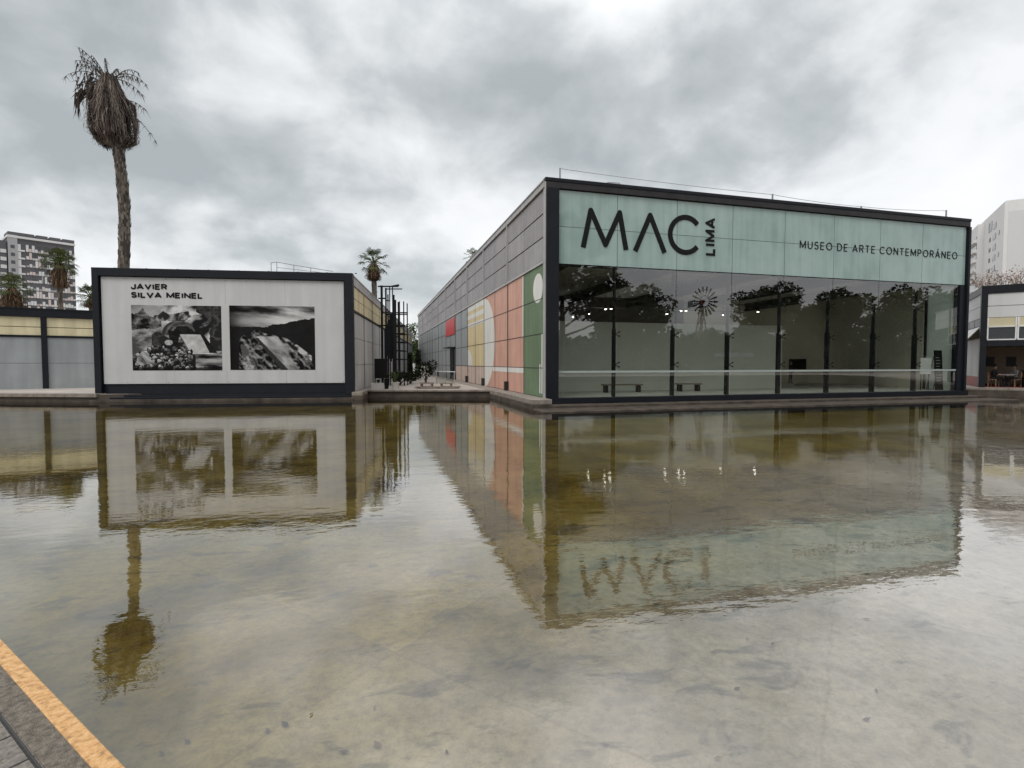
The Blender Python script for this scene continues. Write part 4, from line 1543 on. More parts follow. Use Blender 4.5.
# ================================================================== PALMS
def palm(name, label, base, path, r0, r1, crown, nfr, skirt, seed, dead=False, group=None, fan=1.0):
    """path: trunk points relative to base; skirt: (height, radius)"""
    rg = random.Random(seed)
    t = thing(name, label, 'palm tree', base, 0, group)
    pts, rads = [], []
    P = [Vector(p) for p in path]
    nseg = 46 if dead else 24
    for i in range(nseg + 1):
        u = i / nseg * (len(P) - 1)
        k = min(int(u), len(P) - 2)
        f_ = u - k
        p0_, p1_ = P[max(k - 1, 0)], P[k]
        p2_, p3_ = P[k + 1], P[min(k + 2, len(P) - 1)]
        q_ = 0.5 * ((2 * p1_) + (-p0_ + p2_) * f_ + (2 * p0_ - 5 * p1_ + 4 * p2_ - p3_) * f_ ** 2 + (-p0_ + 3 * p1_ - 3 * p2_ + p3_) * f_ ** 3)
        pts.append(q_)
        rads.append((r0 + (r1 - r0) * i / nseg) * rg.uniform(0.93, 1.07))
    b_ = MB()
    b_.tube(pts, rads, 12, 0, lambda: rg.uniform(0.1, 0.7))
    # leaf-base stubs give the trunk its shaggy outline
    ns = 900 if dead else 160
    for _ in range(ns):
        u = rg.uniform(0.02, 0.99) * nseg
        i = int(u)
        c = pts[i].lerp(pts[i + 1], u - i)
        a = rg.uniform(0, 2 * math.pi)
        d = Vector((math.cos(a), math.sin(a), 0))
        s_ = Vector((-d.y, d.x, 0))
        r_ = rads[i] * 0.96
        w_ = r_ * rg.uniform(0.16, 0.3)
        l_ = r_ * rg.uniform(0.5, 1.0)
        out = r_ * rg.uniform(0.05, 0.20)
        p_ = c + d * r_
        tip = c + d * (r_ + out) + Vector((0, 0, l_))
        b_.add([p_ - s_ * w_, p_ + s_ * w_, tip + s_ * w_ * 0.5, tip - s_ * w_ * 0.5, p_ + d * out * 0.5 - Vector((0, 0, l_ * 0.3))], [(0, 1, 2, 3), (0, 3, 4), (1, 4, 2), (2, 4, 3)], 0, rg.uniform(0.05, 0.95))
    b_.build('trunk', M['bark'], t, smooth=False)
    top = pts[-1]
    sh, sr = skirt
    ax = (pts[-1] - pts[int(nseg * 0.8)]).normalized()
    ax = (ax * 1.0 + Vector((0, 0, 0.55))).normalized()
    b_ = MB()

    def prof(h):
        """skirt radius at h (0 bottom .. 1 top)"""
        if h < 0.05:
            return 0.72 + 0.20 * h / 0.05
        if h < 0.20:
            return 0.92 + 0.08 * (h - 0.05) / 0.15
        if h < 0.50:
            return 1.0 - 0.10 * (h - 0.20) / 0.30
        return 0.90 - 0.58 * ((h - 0.50) / 0.50)

    # solid core
    core = []
    for k in range(9):
        h = k / 8
        core.append((top - ax * sh * (1 - h), max(0.05, sr * prof(h) * 0.80)))
    b_.tube([c for c, _ in core], [r_ for _, r_ in core], 14, 0, lambda: rg.uniform(0.0, 0.25))
    nst = 2600 if dead else 260
    for _ in range(nst):
        h = 1 - rg.random() ** 1.25
        hl = min(h + (0.10 * rg.random() ** 2), rg.uniform(0.2, 0.42))
        a = rg.uniform(0, 2 * math.pi)
        lastw = (0.017 if dead else 0.035) * sr * rg.uniform(0.6, 1.7)
        prev = None
        tn = min(1, max(0, rg.gauss(0.45, 0.27)))
        lump = 1 + (0.08 * math.sin(a * 3 + 1.3) if dead else 0) + 0.09 * math.sin(a * 5 + h * 6 + seed) + 0.07 * math.sin(a * 11 + h * 9)
        tn = min(1, max(0, tn + 0.22 * math.sin(a * 7 + h * 2)))
        stray = rg.uniform(0.05, 0.38) if rg.random() < 0.20 else 0.0
        rings = []
        for j in range(5):
            hh_ = h - hl * j / 4
            a += rg.uniform(-0.05, 0.05)
            rad_ = sr * prof(max(hh_, 0)) * lump * (rg.uniform(0.90, 1.10)) * (1 + stray * j / 4)
            if hh_ < 0:
                rad_ *= 0.9
            c = top - ax * sh * (1 - max(hh_, -0.02 - (0.17 if dead else 0.09) * abs(math.sin(a * 2.5 + seed)) ** 1.5))
            d = Vector((math.cos(a), math.sin(a), 0))
            s_ = Vector((-d.y, d.x, 0))
            w_ = lastw * (1.0 if j < 3 else (0.8 if j == 3 else 0.25))
            p_ = c + d * rad_
            rings.append((p_ - s_ * w_, p_ + s_ * w_ + d * rg.uniform(-0.03, 0.03)))
        vs, fs = [], []
        for q_ in rings:
            vs += list(q_)
        for j in range(4):
            fs.append((2 * j, 2 * j + 1, 2 * j + 3, 2 * j + 2))
        b_.add(vs, fs, 0, tn)
    if dead:
        # ragged leaf clumps hanging clear of the skirt
        for (dx, dz, ln) in ((-2.35, -2.6, 1.7), (-1.3, -2.2, 1.6), (1.9, -2.9, 1.5), (2.05, -4.0, 1.3)):
            for _ in range(15):
                st = top + Vector((dx * 0.75, rg.uniform(-0.6, 0.6), dz + 1.0))
                en = top + Vector((dx + rg.uniform(-0.25, 0.25), rg.uniform(-0.7, 0.7), dz - ln * rg.uniform(0.3, 1)))
                mid_ = st.lerp(en, 0.45) + Vector((0.12 * dx, 0, 0.25))
                s_ = Vector((0.05, 0.03, 0))
                b_.add([st - s_, st + s_, mid_ + s_, mid_ - s_, en], [(0, 1, 2, 3), (3, 2, 4)], 0, rg.uniform(0.0, 0.6))
    b_.build('skirt', M['skirt'] if dead else M['brown_skirt'], t)
    b_ = MB()
    if dead:
        # bare dry stalks at the top
        stalks = [(-2.3, 0.9), (-1.6, 1.5), (-0.9, 1.2), (-2.9, -0.7), (-1.9, 0.3), (-1.3, 0.6), (0.4, 0.7), (1.7, 0.4), (2.7, 0.0), (3.1, -0.7), (2.2, -0.9), (-2.2, -1.6), (1.2, 0.1), (2.9, -4.6), (2.4, -2.2)]
        for (dx, dz) in stalks:
            st = top + Vector((dx * 0.08, rg.uniform(-0.3, 0.3), -0.5 if dz > -2 else -2.6))
            en = top + Vector((dx, rg.uniform(-1.6, 1.6), dz))
            ctrl = st.lerp(en, 0.5) + Vector((0, 0, 0.45 * abs(dx)))
            pp = [st * (1 - u) ** 2 + ctrl * 2 * u * (1 - u) + en * u ** 2 for u in [k / 8 for k in range(9)]]
            b_.tube(pp, [0.05 - 0.037 * k / 8 for k in range(9)], 5, 0, lambda: rg.uniform(0.1, 0.5))
            for k in range(3, 9):
                for _ in range(7):
                    dd = Vector((rg.uniform(-0.4, 0.4) + 0.12 * (1 if dx > 0 else -1), rg.uniform(-0.4, 0.4), rg.uniform(-1.0, 0.0)))
                    s_ = Vector((0.02, 0.012, 0.012))
                    e_ = pp[k] + dd * rg.uniform(0.4, 1.2)
                    b_.add([pp[k] - s_, pp[k] + s_, e_], [(0, 1, 2)], 0, rg.uniform(0.0, 0.5))
        # leafy knot, upper left of the crown
        for _ in range(150):
            c = top + Vector((-1.35 + rg.gauss(0, 0.42), rg.gauss(0, 0.45), -0.9 + rg.gauss(0, 0.65)))
            dd = Vector((rg.uniform(-0.5, 0.3), rg.uniform(-0.4, 0.4), rg.uniform(-1.1, -0.3)))
            s_ = Vector((0.035, 0.03, 0))
            b_.add([c - s_, c + s_, c + dd], [(0, 1, 2)], 0, rg.uniform(0.0, 0.5))
        b_.build('dry_fronds', M['skirt'], t)
        return t
    # live fan leaves
    for i in range(nfr):
        el = R(-32 + 112 * ((i + 0.5) / nfr) + rg.uniform(-9, 9))
        az = i * 2.39996 + rg.uniform(-0.3, 0.3)
        d = Vector((math.cos(az) * math.cos(el), math.sin(az) * math.cos(el), math.sin(el)))
        pl_ = crown * rg.uniform(0.50, 0.66)
        pe = top + d * pl_ + Vector((0, 0, -0.06 * crown))
        b_.tube([top - Vector((0, 0, 0.2)), top + d * pl_ * 0.55 + Vector((0, 0, 0.05 * crown)), pe], [0.05, 0.04, 0.025], 5, 0, lambda: rg.uniform(0.3, 0.7))
        sd_ = d.cross(Vector((0, 0, 1)))
        if sd_.length < 0.05:
            sd_ = Vector((1, 0, 0))
        sd_.normalize()
        upv = sd_.cross(d)
        nb_ = 11
        bl = crown * rg.uniform(0.38, 0.5) * fan
        old = rg.random() * 0.35 if el < 0 else rg.random()
        for k in range(nb_):
            a = R(-80 + 160 * k / (nb_ - 1))
            dd = (d * math.cos(a) + sd_ * math.sin(a)).normalized()
            ll = bl * (1 - 0.28 * abs(a) / 1.83) * rg.uniform(0.88, 1.1)
            m_ = pe + dd * ll * 0.6 + upv * 0.03 * crown
            e_ = pe + dd * ll + Vector((0, 0, -ll * rg.uniform(0.18, 0.42)))
            s_ = (d * -math.sin(a) + sd_ * math.cos(a)) * (0.055 * bl)
            b_.add([pe, m_ - s_, e_, m_ + s_], [(0, 1, 2, 3)], 0, min(1, max(0, 0.25 + 0.6 * old + rg.uniform(-0.2, 0.2))))
    b_.build('fronds', M['palm_leaf'], t)
    return t


PATH1 = [(0, 0, 0), (0.05, 0.1, 4), (0.1, 0.25, 8.5), (0.28, 0.35, 13.2), (0.2, 0.55, 15.9), (-0.06, 0.75, 18.9), (-0.3, 0.85, 21.0), (-0.62, 1.0, 23.2), (-0.85, 1.15, 25.4), (-0.95, 1.25, 26.7)]
palm('palm_tree', 'tall dead palm with a shaggy grey skirt rising behind the billboard', (-21.1, 52.4, 0.4),
     PATH1, 0.45, 0.40, 3, 0, (5.9, 1.5), 5, dead=True)
palm('palm_tree', 'green fan palm standing behind the dark steel tower in the middle', (0.3, 64.4, 0.4), [(0, 0, 0), (0, 0, 6), (-0.1, 0.1, 13.6)], 0.36, 0.30, 2.15, 24, (2.1, 0.85), 12)
palm('palm_tree', 'palm top showing just above the museum side roof', (18.2, 96.9, 0.4), [(0, 0, 0), (0, 0, 10), (0.2, 0, 21.6)], 0.33, 0.26, 2.2, 16, (1.2, 0.6), 13)
palm('palm_tree', 'full green palm with a brown skirt in front of the chequered apartment tower', (-43.9, 90.1, 0.4), [(0, 0, 0), (0, 0, 8), (0, 0, 16.2)], 0.34, 0.30, 2.6, 44, (3.6, 1.1), 14)
palm('palm_tree', 'dull brownish palm at the left edge of the photo above the boundary wall', (-50.6, 91.8, 0.4), [(0, 0, 0), (0, 0, 7), (0, 0, 12.6)], 0.36, 0.32, 2.6, 34, (3.2, 1.4), 15)
palm('palm_tree', 'low palm crown peeking out beside the left edge of the billboard', (-42.3, 95.0, 0.4), [(0, 0, 0), (0, 0, 6), (0, 0, 11.8)], 0.34, 0.30, 2.6, 34, (1.6, 0.9), 16)


# ================================================================== APARTMENT BUILDINGS
ap0, ap1 = Vector((-129.82, 234.06, 0)), Vector((-114.37, 245.42, 0))
ad = (ap1 - ap0).normalized()
apt = thing('apartment_building', 'tall apartment tower with a chequered black and white facade, far left', 'apartment building', (ap0.x, ap0.y, 0.4), math.atan2(ad.y, ad.x))
AW = (ap1 - ap0).length
AHT = 50.3
b = MB()
b.box((0, 0.05, 0), (AW, 14, AHT - 2.2), 1)
b.box((-4.0, 0.3, 0), (-0.25, 12, AHT - 3.6), 1)
b.box((0, -0.6, 0), (2.6, 0.05, AHT - 1.2), 0)
NF = 16
ncol = 17
cw = (AW - 4.9) / ncol
fh = (AHT - 4.5) / NF
rg = random.Random(21)
cells = []
for r in range(NF):
    z0 = AHT - 4.0 - (r + 1) * fh
    b.box((2.6, -0.45, z0 - 0.12), (4.6, 0.05, z0 + 0.5), 2)
    b.box((2.6, -0.3, z0 + 0.5), (3.5, 0.05, z0 + fh - 0.3), 2)
    for c in range(ncol):
        x0 = 4.9 + c * cw
        k = rg.random()
        if k < 0.55:
            b.box((x0 + 0.05, -0.22, z0 + 0.10), (x0 + cw - 0.05, 0.05, z0 + fh * rg.choice((0.45, 0.6, 0.92))), 2 if rg.random() < 0.72 else 3)
        elif k < 0.58:
            b.box((x0 + 0.05, -0.16, z0 + 0.1), (x0 + cw * 0.5, 0.05, z0 + fh - 0.1), rg.choice((2, 3, 0)))
            cells.append((x0 + cw * 0.5, z0 + 0.3, cw * 0.45, fh - 0.5))
        else:
            b.box((x0 + 0.05, -0.12, z0 + 0.05), (x0 + cw - 0.05, 0.05, z0 + 0.8), rg.choice((2, 0, 3)))
            cells.append((x0 + 0.1, z0 + 0.9, cw - 0.2, fh - 1.1))
    for k in range(2):
        b.box((-3.8 + k * 1.8, 0.1, z0 - 1.2), (-2.2 + k * 1.8, 0.3, z0 + 0.1), 2)
b.build('wall', [M['aptgrey'], M['aptdark'], M['aptwhite'], M['aptpink']], apt)
b = MB()
b.box((-0.2, -0.7, AHT - 2.2), (AW + 0.2, 14.2, AHT - 1.4), 1)
for x0, x1 in ((0.1, 7.4), (7.9, 11.2), (11.8, 15.0), (15.6, AW)):
    b.box((x0, -0.5, AHT - 1.2), (x1, 8, AHT - 0.1), 0)
b.build('roof', [M['aptdark'], M['aptwhite']], apt)
wm = MB()
wm.box((0, -0.1, 0), (1, 0.05, 1))
wp = None
rg.shuffle(cells)
for (x, z, w_, h_) in cells[:72] + [(0.7, AHT - 4.0 - (r + 1) * fh + 0.7, 1.1, 1.2) for r in range(NF)]:
    if wp is None:
        wp = wm.build('window', M['window'], apt)
        o = wp
    else:
        o = wp.copy()
        COL.objects.link(o)
    o.location = (x, 0 if x > 2.6 else -0.55, z)
    o.scale = (w_, 1, h_)

cr = Vector((178.24, 109.39, 0))
cl = Vector((208.68, 137.71, 0))
ld = (cl - cr).normalized()
wht = thing('apartment_building', 'white apartment block with a plain grey end wall, far right', 'apartment building', (cr.x, cr.y, 0.4), math.atan2(ld.y, ld.x))
# local x runs back along the windowed face; local -y faces away to the right, +y to the left
WH = 48.6
b = MB()
b.box((0, -40, 0), (44, 0, WH), 0)
b.box((0.6, -40, WH), (44, -0.4, WH + 0.35), 0)
b.box((24, 0, 0), (36, 1.6, WH - 1.0), 0)
b.build('wall', M['aptwhite'], wht)
b = MB()
b.box((-0.06, -40, 0), (0.0, -0.9, WH - 3.0))
b.build('end_wall', M['aptside'], wht)
wm = MB()
wm.box((0, 0, 0), (1, 0.12, 1))
wp = None
spots = []
for r in range(11):
    z = WH - 5.6 - r * 3.25
    spots += [(8.6, 0.02, z, 3.4, 1.7), (14.8, 0.02, z + 0.3, 1.8, 1.2), (39.5, 0.02, z, 3.2, 1.8)]
    if r % 2 == 1:
        spots.append((4.4, 0.02, z + 0.4, 1.5, 1.2))
    spots.append((24.6, 1.62, z - 0.2, 10.8, 1.7 if r % 3 else 1.0))
spots += [(13.6, 0.02, WH - 5.4, 4.0, 3.0)]
for (x, y, z, w_, h_) in spots:
    if wp is None:
        wp = wm.build('window', M['window'], wht)
        o = wp
    else:
        o = wp.copy()
        COL.objects.link(o)
    o.location = (x, y - 0.04, z)
    o.scale = (w_, 1, h_)
b = MB()
for r in range(11):
    z = WH - 5.9 - r * 3.25
    b = MB()
    b.box((24.3, 1.6, z - 1.0), (35.7, 2.5, z))
    b.build('balcony', M['aptwhite'], wht)

# ================================================================== PAVILION at right
pp0 = Vector((35.23, 22.31, 0))
pang = math.atan2(-0.76, 0.65)
pv = thing('cafe_pavilion', 'dark framed two storey cafe pavilion with pale upper panels, right of the museum', 'pavilion', (pp0.x, pp0.y, 0), pang)
# local x along the front to the right, local y back into the building; front plane y=0.35
b = MB()
b.box((-10.0, 0.0, -0.33), (30, 1.2, 0.53))
b.build('plinth', M['stone'], pv, bevel=0.02)
FY = 0.35
b = MB()
b.box((-0.22, FY, 0.53), (0.08, FY + 0.35, 6.62))
b.box((0.08, FY, 6.14), (14, FY + 0.35, 6.62))
b.box((0.08, FY + 0.02, 3.0), (14, FY + 0.3, 3.34))
for x in (5.2, 10.4):
    b.box((x - 0.12, FY + 0.02, 0.53), (x + 0.12, FY + 0.3, 6.14))
b.box((-0.2, FY + 0.35, 6.2), (0.02, 9.0, 6.62))
b.build('frame', M['dark_metal'], pv, bevel=0.01)
b = MB()
b.box((0.08, FY + 0.06, 5.41), (14, FY + 0.2, 6.14))
b.box((0.08, FY + 0.06, 4.72), (14, FY + 0.2, 5.38))
b.build('upper_panel', M['aptwhite'], pv)
b = MB()
b.box((0.02, FY + 0.2, 6.3), (14, 9, 6.6))
b.build('roof', M['fascia'], pv)
b = MB()
b.box((-0.14, FY + 0.4, 4.75), (-0.04, 9.0, 5.45), 0)
b.box((-0.14, FY + 0.4, 5.48), (-0.04, 9.0, 6.2), 0)
b.box((-0.14, FY + 0.4, 2.55), (-0.04, 9.0, 3.5), 1)
b.box((-0.12, FY + 0.4, 0.53), (-0.05, 9.0, 1.15), 2)
b.box((-0.13, FY + 0.4, 1.15), (-0.05, 9.0, 2.55), 1)
b.build('side_panel', [M['aptwhite'], M['greyw'], M['red_floor']], pv)
b = MB()
b.box((0.02, 7.2, 0.53), (14, 7.4, 6.3))
b.build('back_wall', M['tan_wall'], pv)
b = MB()
b.box((0.02, 1.2, 0.3), (14, 7.2, 0.535), 0)
b.box((-10.0, 1.2, 0.3), (-0.12, 9, 0.52), 1)
b.build('cafe_floor', [M['red_floor'], M['concrete']], pv)
b = MB()
b.box((0.02, FY + 0.3, 3.1), (14, 7.2, 3.3))
b.build('cafe_ceiling', M['aptgrey'], pv)
for k in range(8):
    x0, x1 = 0.1 + k * 1.32, 0.1 + k * 1.32 + 1.26
    b = MB()
    b.box((x0, FY + 0.10, 3.40), (x1, FY + 0.12, 4.16))
    w = b.build('window', M['window'], pv)
    b = MB()
    b.box((x0, FY + 0.02, 3.36), (x1, FY + 0.16, 3.43))
    b.box((x0, FY + 0.02, 4.13), (x1, FY + 0.16, 4.20))
    b.box((x0 - 0.02, FY + 0.02, 3.43), (x0 + 0.05, FY + 0.16, 4.70))
    b.box((x1 - 0.05, FY + 0.02, 3.43), (x1 + 0.02, FY + 0.16, 4.70))
    b.build('frame', M['white'], w)
    b = MB()
    b.box((x0 + 0.05, FY + 0.08, 4.20), (x1 - 0.05, FY + 0.11, 4.70))
    b.build('blind', M['blind'], w)
for k in range(4):                                          # side windows, one of them tilted open
    y0 = FY + 0.6 + k * 1.9
    b = MB()
    b.box((-0.18, y0, 4.25), (-0.15, y0 + 1.7, 4.70))
    w = b.build('window', M['aptgrey'], pv)
    b = MB()
    b.add([(-0.16, y0, 4.22), (-0.16, y0 + 1.7, 4.22), (-0.75, y0 + 1.7, 3.5), (-0.75, y0, 3.5), (-0.13, y0, 4.19), (-0.13, y0 + 1.7, 4.19), (-0.72, y0 + 1.7, 3.47), (-0.72, y0, 3.47)],
          [(0, 1, 2, 3), (7, 6, 5, 4), (0, 4, 5, 1), (1, 5, 6, 2), (2, 6, 7, 3), (3, 7, 4, 0)])
    b.build('open_sash', M['white'], w)


def pvw(x, y, z=0.535):
    c, s = math.cos(pang), math.sin(pang)
    return (pp0.x + x * c - y * s, pp0.y + x * s + y * c, z)


for k, (x, z) in enumerate(((0.45, 2.1), (1.55, 2.1), (2.65, 2.1), (3.7, 2.1))):
    t = thing('wall_picture', ['small dark picture on the cafe wall nearest the dark column', 'small dark picture on the cafe wall above the two seated people', 'small dark picture on the cafe wall above the counter', 'small dark picture on the cafe wall near the right photo edge'][k], 'picture', pvw(x + 0.8, 7.17, z), pang, 'pictures along the cafe wall')
    b = MB()
    b.box((-0.22, 0.0, -0.3), (0.22, 0.02, 0.3))
    b.build('print', M['aptdark'], t)
    b = MB()
    for a in ((-0.26, -0.01, -0.34, 0.26, 0.03, -0.3), (-0.26, -0.01, 0.3, 0.26, 0.03, 0.34), (-0.26, -0.01, -0.3, -0.22, 0.03, 0.3), (0.22, -0.01, -0.3, 0.26, 0.03, 0.3)):
        b.box(a[:3], a[3:])
    b.build('frame', M['wood'], t)
sitting('person in black sitting at the cafe table behind the dark column', pvw(0.75, 2.3), pang + R(60), 'cloth_dark', 'cloth_dark')
sitting('person in a grey shirt sitting at the cafe table farther right', pvw(1.75, 2.4), pang - R(60), 'cloth_grey', 'cloth_dark')


def chair(label, loc, rz):
    t = thing('chair', label, 'chair', loc, rz, 'cafe chairs')
    b_ = MB()
    b_.box((-0.21, -0.21, 0.42), (0.21, 0.21, 0.46))
    b_.build('seat', M['tan'], t, bevel=0.01)
    b_ = MB()
    b_.box((-0.21, 0.19, 0.55), (0.21, 0.22, 0.9))
    b_.build('backrest', M['tan'], t, bevel=0.01)
    for sx in (-1, 1):
        for sy in (-1, 1):
            b_ = MB()
            b_.bar((sx * 0.19, sy * 0.19, 0), (sx * 0.19, sy * 0.19, 0.42 if sy < 0 else 0.9), 0.035)
            b_.build('leg', M['tan'], t)
    return t


chair('tan wooden cafe chair under the person in black', pvw(0.75, 2.3), pang + R(60))
chair('tan wooden cafe chair under the person in the grey shirt', pvw(1.75, 2.4), pang - R(60))
t = thing('cafe_table', 'small white topped table between the two seated people', 'table', pvw(1.25, 2.0), pang)
b = MB()
b.lathe([(0.36, 0.72), (0.38, 0.735), (0.36, 0.75)], 20)
b.build('table_top', M['white'], t)
b = MB()
b.tube([(0, 0, 0.02), (0, 0, 0.72)], 0.03, 8)
b.lathe([(0.24, 0.0), (0.22, 0.03), (0.04, 0.05)], 16)
b.build('pedestal', M['dark_metal'], t)
t = thing('cafe_counter', 'tan wooden counter at the back right of the cafe', 'counter', pvw(3.6, 4.0), pang)
b = MB()
b.box((-1.2, -0.35, 0), (2.4, 0.35, 0.95))
b.build('body', M['tan'], t, bevel=0.01)
b = MB()
b.box((-1.27, -0.42, 0.95), (2.47, 0.42, 1.0))
b.build('top', M['wood'], t, bevel=0.01)
t = thing('speaker_cabinet', 'black box shaped cabinet standing on the cafe floor near the right photo edge', 'cabinet', pvw(2.25, 1.9), pang)
b = MB()
b.box((-0.25, -0.25, 0.06), (0.35, 0.3, 0.62))
b.build('body', M['black'], t, bevel=0.015)
for sx in (-0.2, 0.3):
    for sy in (-0.2, 0.25):
        b = MB()
        b.box((sx - 0.03, sy - 0.03, 0), (sx + 0.03, sy + 0.03, 0.06))
        b.build('foot', M['dark_metal'], t)


# dry climber along the pavilion roof edge
def twig_bush(label, base, rz, length, depth, height, n_, mat, seed, leafm=None):
    rg_ = random.Random(seed)
    t_ = thing('dry_climber', label, 'plant', base, rz)
    b_ = MB()
    c_ = MB()
    for _ in range(n_):
        p = Vector((rg_.uniform(0, length), rg_.uniform(0, depth), 0))
        pts = [p]
        d = Vector((rg_.uniform(-0.5, 0.5), rg_.uniform(-0.4, 0.4), 1)).normalized()
        hh_ = height * rg_.uniform(0.35, 1.0)
        for k in range(4):
            d = (d + Vector((rg_.uniform(-0.5, 0.5), rg_.uniform(-0.5, 0.5), rg_.uniform(-0.25, 0.2)))).normalized()
            pts.append(pts[-1] + d * hh_ / 4)
        b_.tube(pts, [0.022, 0.018, 0.013, 0.010, 0.006], 4, 0, lambda: rg_.random(), cap=False)
        for k in range(1, 5):
            for _ in range(3):
                q_ = pts[k] + Vector((rg_.uniform(-0.14, 0.14), rg_.uniform(-0.14, 0.14), rg_.uniform(-0.12, 0.12)))
                s_ = Vector((rg_.uniform(-1, 1), rg_.uniform(-1, 1), rg_.uniform(-1, 1))) * 0.045
                s2 = s_.cross(Vector((rg_.uniform(-1, 1), rg_.uniform(-1, 1), rg_.uniform(-1, 1)))).normalized() * 0.04
                c_.add([q_ - s_, q_ + s2, q_ + s_, q_ - s2], [(0, 1, 2, 3)], 0, rg_.random())
    b_.build('stems', mat, t_)
    c_.build('leaves', leafm or mat, t_)
    return t_


twig_bush('dry pinkish climber tangled along the cafe pavilion roof edge', pvw(-0.4, FY + 0.1, 6.62), pang, 9, 1.2, 1.25, 190, M['twig'], 31)


# ================================================================== COURTYARD THINGS
def leaf_ball(b_, c, rad, n_, size, rg_, flat=0.8, lo=0.0, hi=1.0):
    for _ in range(n_):
        v = Vector((rg_.gauss(0, 1), rg_.gauss(0, 1), rg_.gauss(0, 1))).normalized()
        r_ = rad * rg_.uniform(0.35, 1.0) ** 0.5
        p = Vector(c) + Vector((v.x * r_, v.y * r_, v.z * r_ * flat))
        s_ = Vector((rg_.uniform(-1, 1), rg_.uniform(-1, 1), rg_.uniform(-0.6, 0.6))).normalized() * size * rg_.uniform(0.6, 1.3)
        s2 = s_.cross(Vector((rg_.uniform(-1, 1), rg_.uniform(-1, 1), rg_.uniform(-1, 1)))).normalized() * size * 0.55
        b_.add([p - s_, p + s2, p + s_, p - s2], [(0, 1, 2, 3)], 0, rg_.uniform(lo, hi))


def shrub(label, base, h_, w_, n_, leafm, seed, group=None, size=0.09):
    rg_ = random.Random(seed)
    t_ = thing('shrub', label, 'shrub', base, 0, group)
    b_ = MB()
    c_ = MB()
    for k in range(9):
        e_ = Vector((rg_.uniform(-w_, w_) * 0.5, rg_.uniform(-w_, w_) * 0.5, h_ * rg_.uniform(0.45, 0.85)))
        b_.tube([(rg_.uniform(-0.08, 0.08), rg_.uniform(-0.08, 0.08), 0), tuple(e_ * 0.5 + Vector((0.05, 0, 0.1))), tuple(e_)], [0.03, 0.02, 0.01], 5, 0, lambda: rg_.random())
        leaf_ball(c_, e_, h_ * 0.27, n_ // 9, size, rg_, 1.0)
    b_.build('stems', M['bark'], t_)
    c_.build('leaves', leafm, t_)
    return t_


# black display cabinet on legs
t = thing('display_cabinet', 'black square display cabinet on thin legs beside the billboard wall', 'cabinet', (0.5, 34.05, 0.4), R(-15))
b = MB()
b.box((-0.40, -0.12, 0.62), (0.40, 0.16, 1.88))
b.build('body', M['black'], t, bevel=0.02)
for sx in (-0.42, 0.36):
    b = MB()
    b.bar((sx + 0.03, 0.02, 0), (sx + 0.03, 0.02, 1.80), 0.05)
    b.build('leg', M['dark_metal'], t)


def planter(label, loc, r_, h_, m, plant_h, seed, leafm='leaf', kind='pot'):
    t_ = thing('potted_plant', label, 'plant', loc, 0, 'potted plants at the courtyard edge')
    b_ = MB()
    if kind == 'pot':
        b_.lathe([(r_ * 0.72, 0), (r_ * 0.95, h_ * 0.9), (r_ * 1.05, h_ * 0.9), (r_ * 1.05, h_), (r_ * 0.9, h_), (r_ * 0.88, h_ - 0.04)], 16)
    else:
        b_.box((-r_, -r_ * 0.6, 0), (r_, r_ * 0.6, h_))
    b_.build('pot', m, t_)
    if plant_h:
        rg_ = random.Random(seed)
        c_ = MB()
        for k in range(22):
            a = rg_.uniform(0, 6.28)
            ln = plant_h * rg_.uniform(0.6, 1.1)
            out = ln * rg_.uniform(0.25, 0.75)
            d = Vector((math.cos(a), math.sin(a), 0))
            s_ = Vector((-d.y, d.x, 0)) * 0.05
            z_ = h_ - 0.03
            p0_, p1_, p2_ = d * 0.03 + Vector((0, 0, z_)), d * out * 0.5 + Vector((0, 0, z_ + ln * 0.75)), d * out + Vector((0, 0, z_ + ln * 0.7))
            c_.add([p0_ - s_ * 0.4, p0_ + s_ * 0.4, p1_ + s_, p1_ - s_, p2_], [(0, 1, 2, 3), (3, 2, 4)], 0, rg_.uniform(0.4, 1))
        c_.build('leaves', M[leafm], t_)
    return t_


planter('bright green leafy plant in a pale pot at the courtyard edge', (1.32, 32.5, 0.4), 0.26, 0.42, M['plastic_grey'], 0.85, 3)
planter('narrow black pot with a dark plant left of the bright green plant', (0.80, 32.75, 0.4), 0.16, 0.62, M['black'], 0.4, 4, 'leaf_dark')
planter('low pale oblong planter beneath the black display cabinet', (0.30, 33.0, 0.4), 0.42, 0.36, M['plastic_grey'], 0.3, 5, 'leaf_dark', 'box')

# dark steel ladder tower
t = thing('steel_tower', 'dark steel lattice ladder tower standing in the courtyard', 'tower', (0, 0, 0.4))
TO = Vector((0.62, 37.3, 0))
TX = Vector((math.cos(R(-15.1)), math.sin(R(-15.1)), 0))
TYv = Vector((-TX.y, TX.x, 0))


def tp(a, d, z):
    p = TO + TX * a + TYv * d
    return (p.x, p.y, z - 0.4)


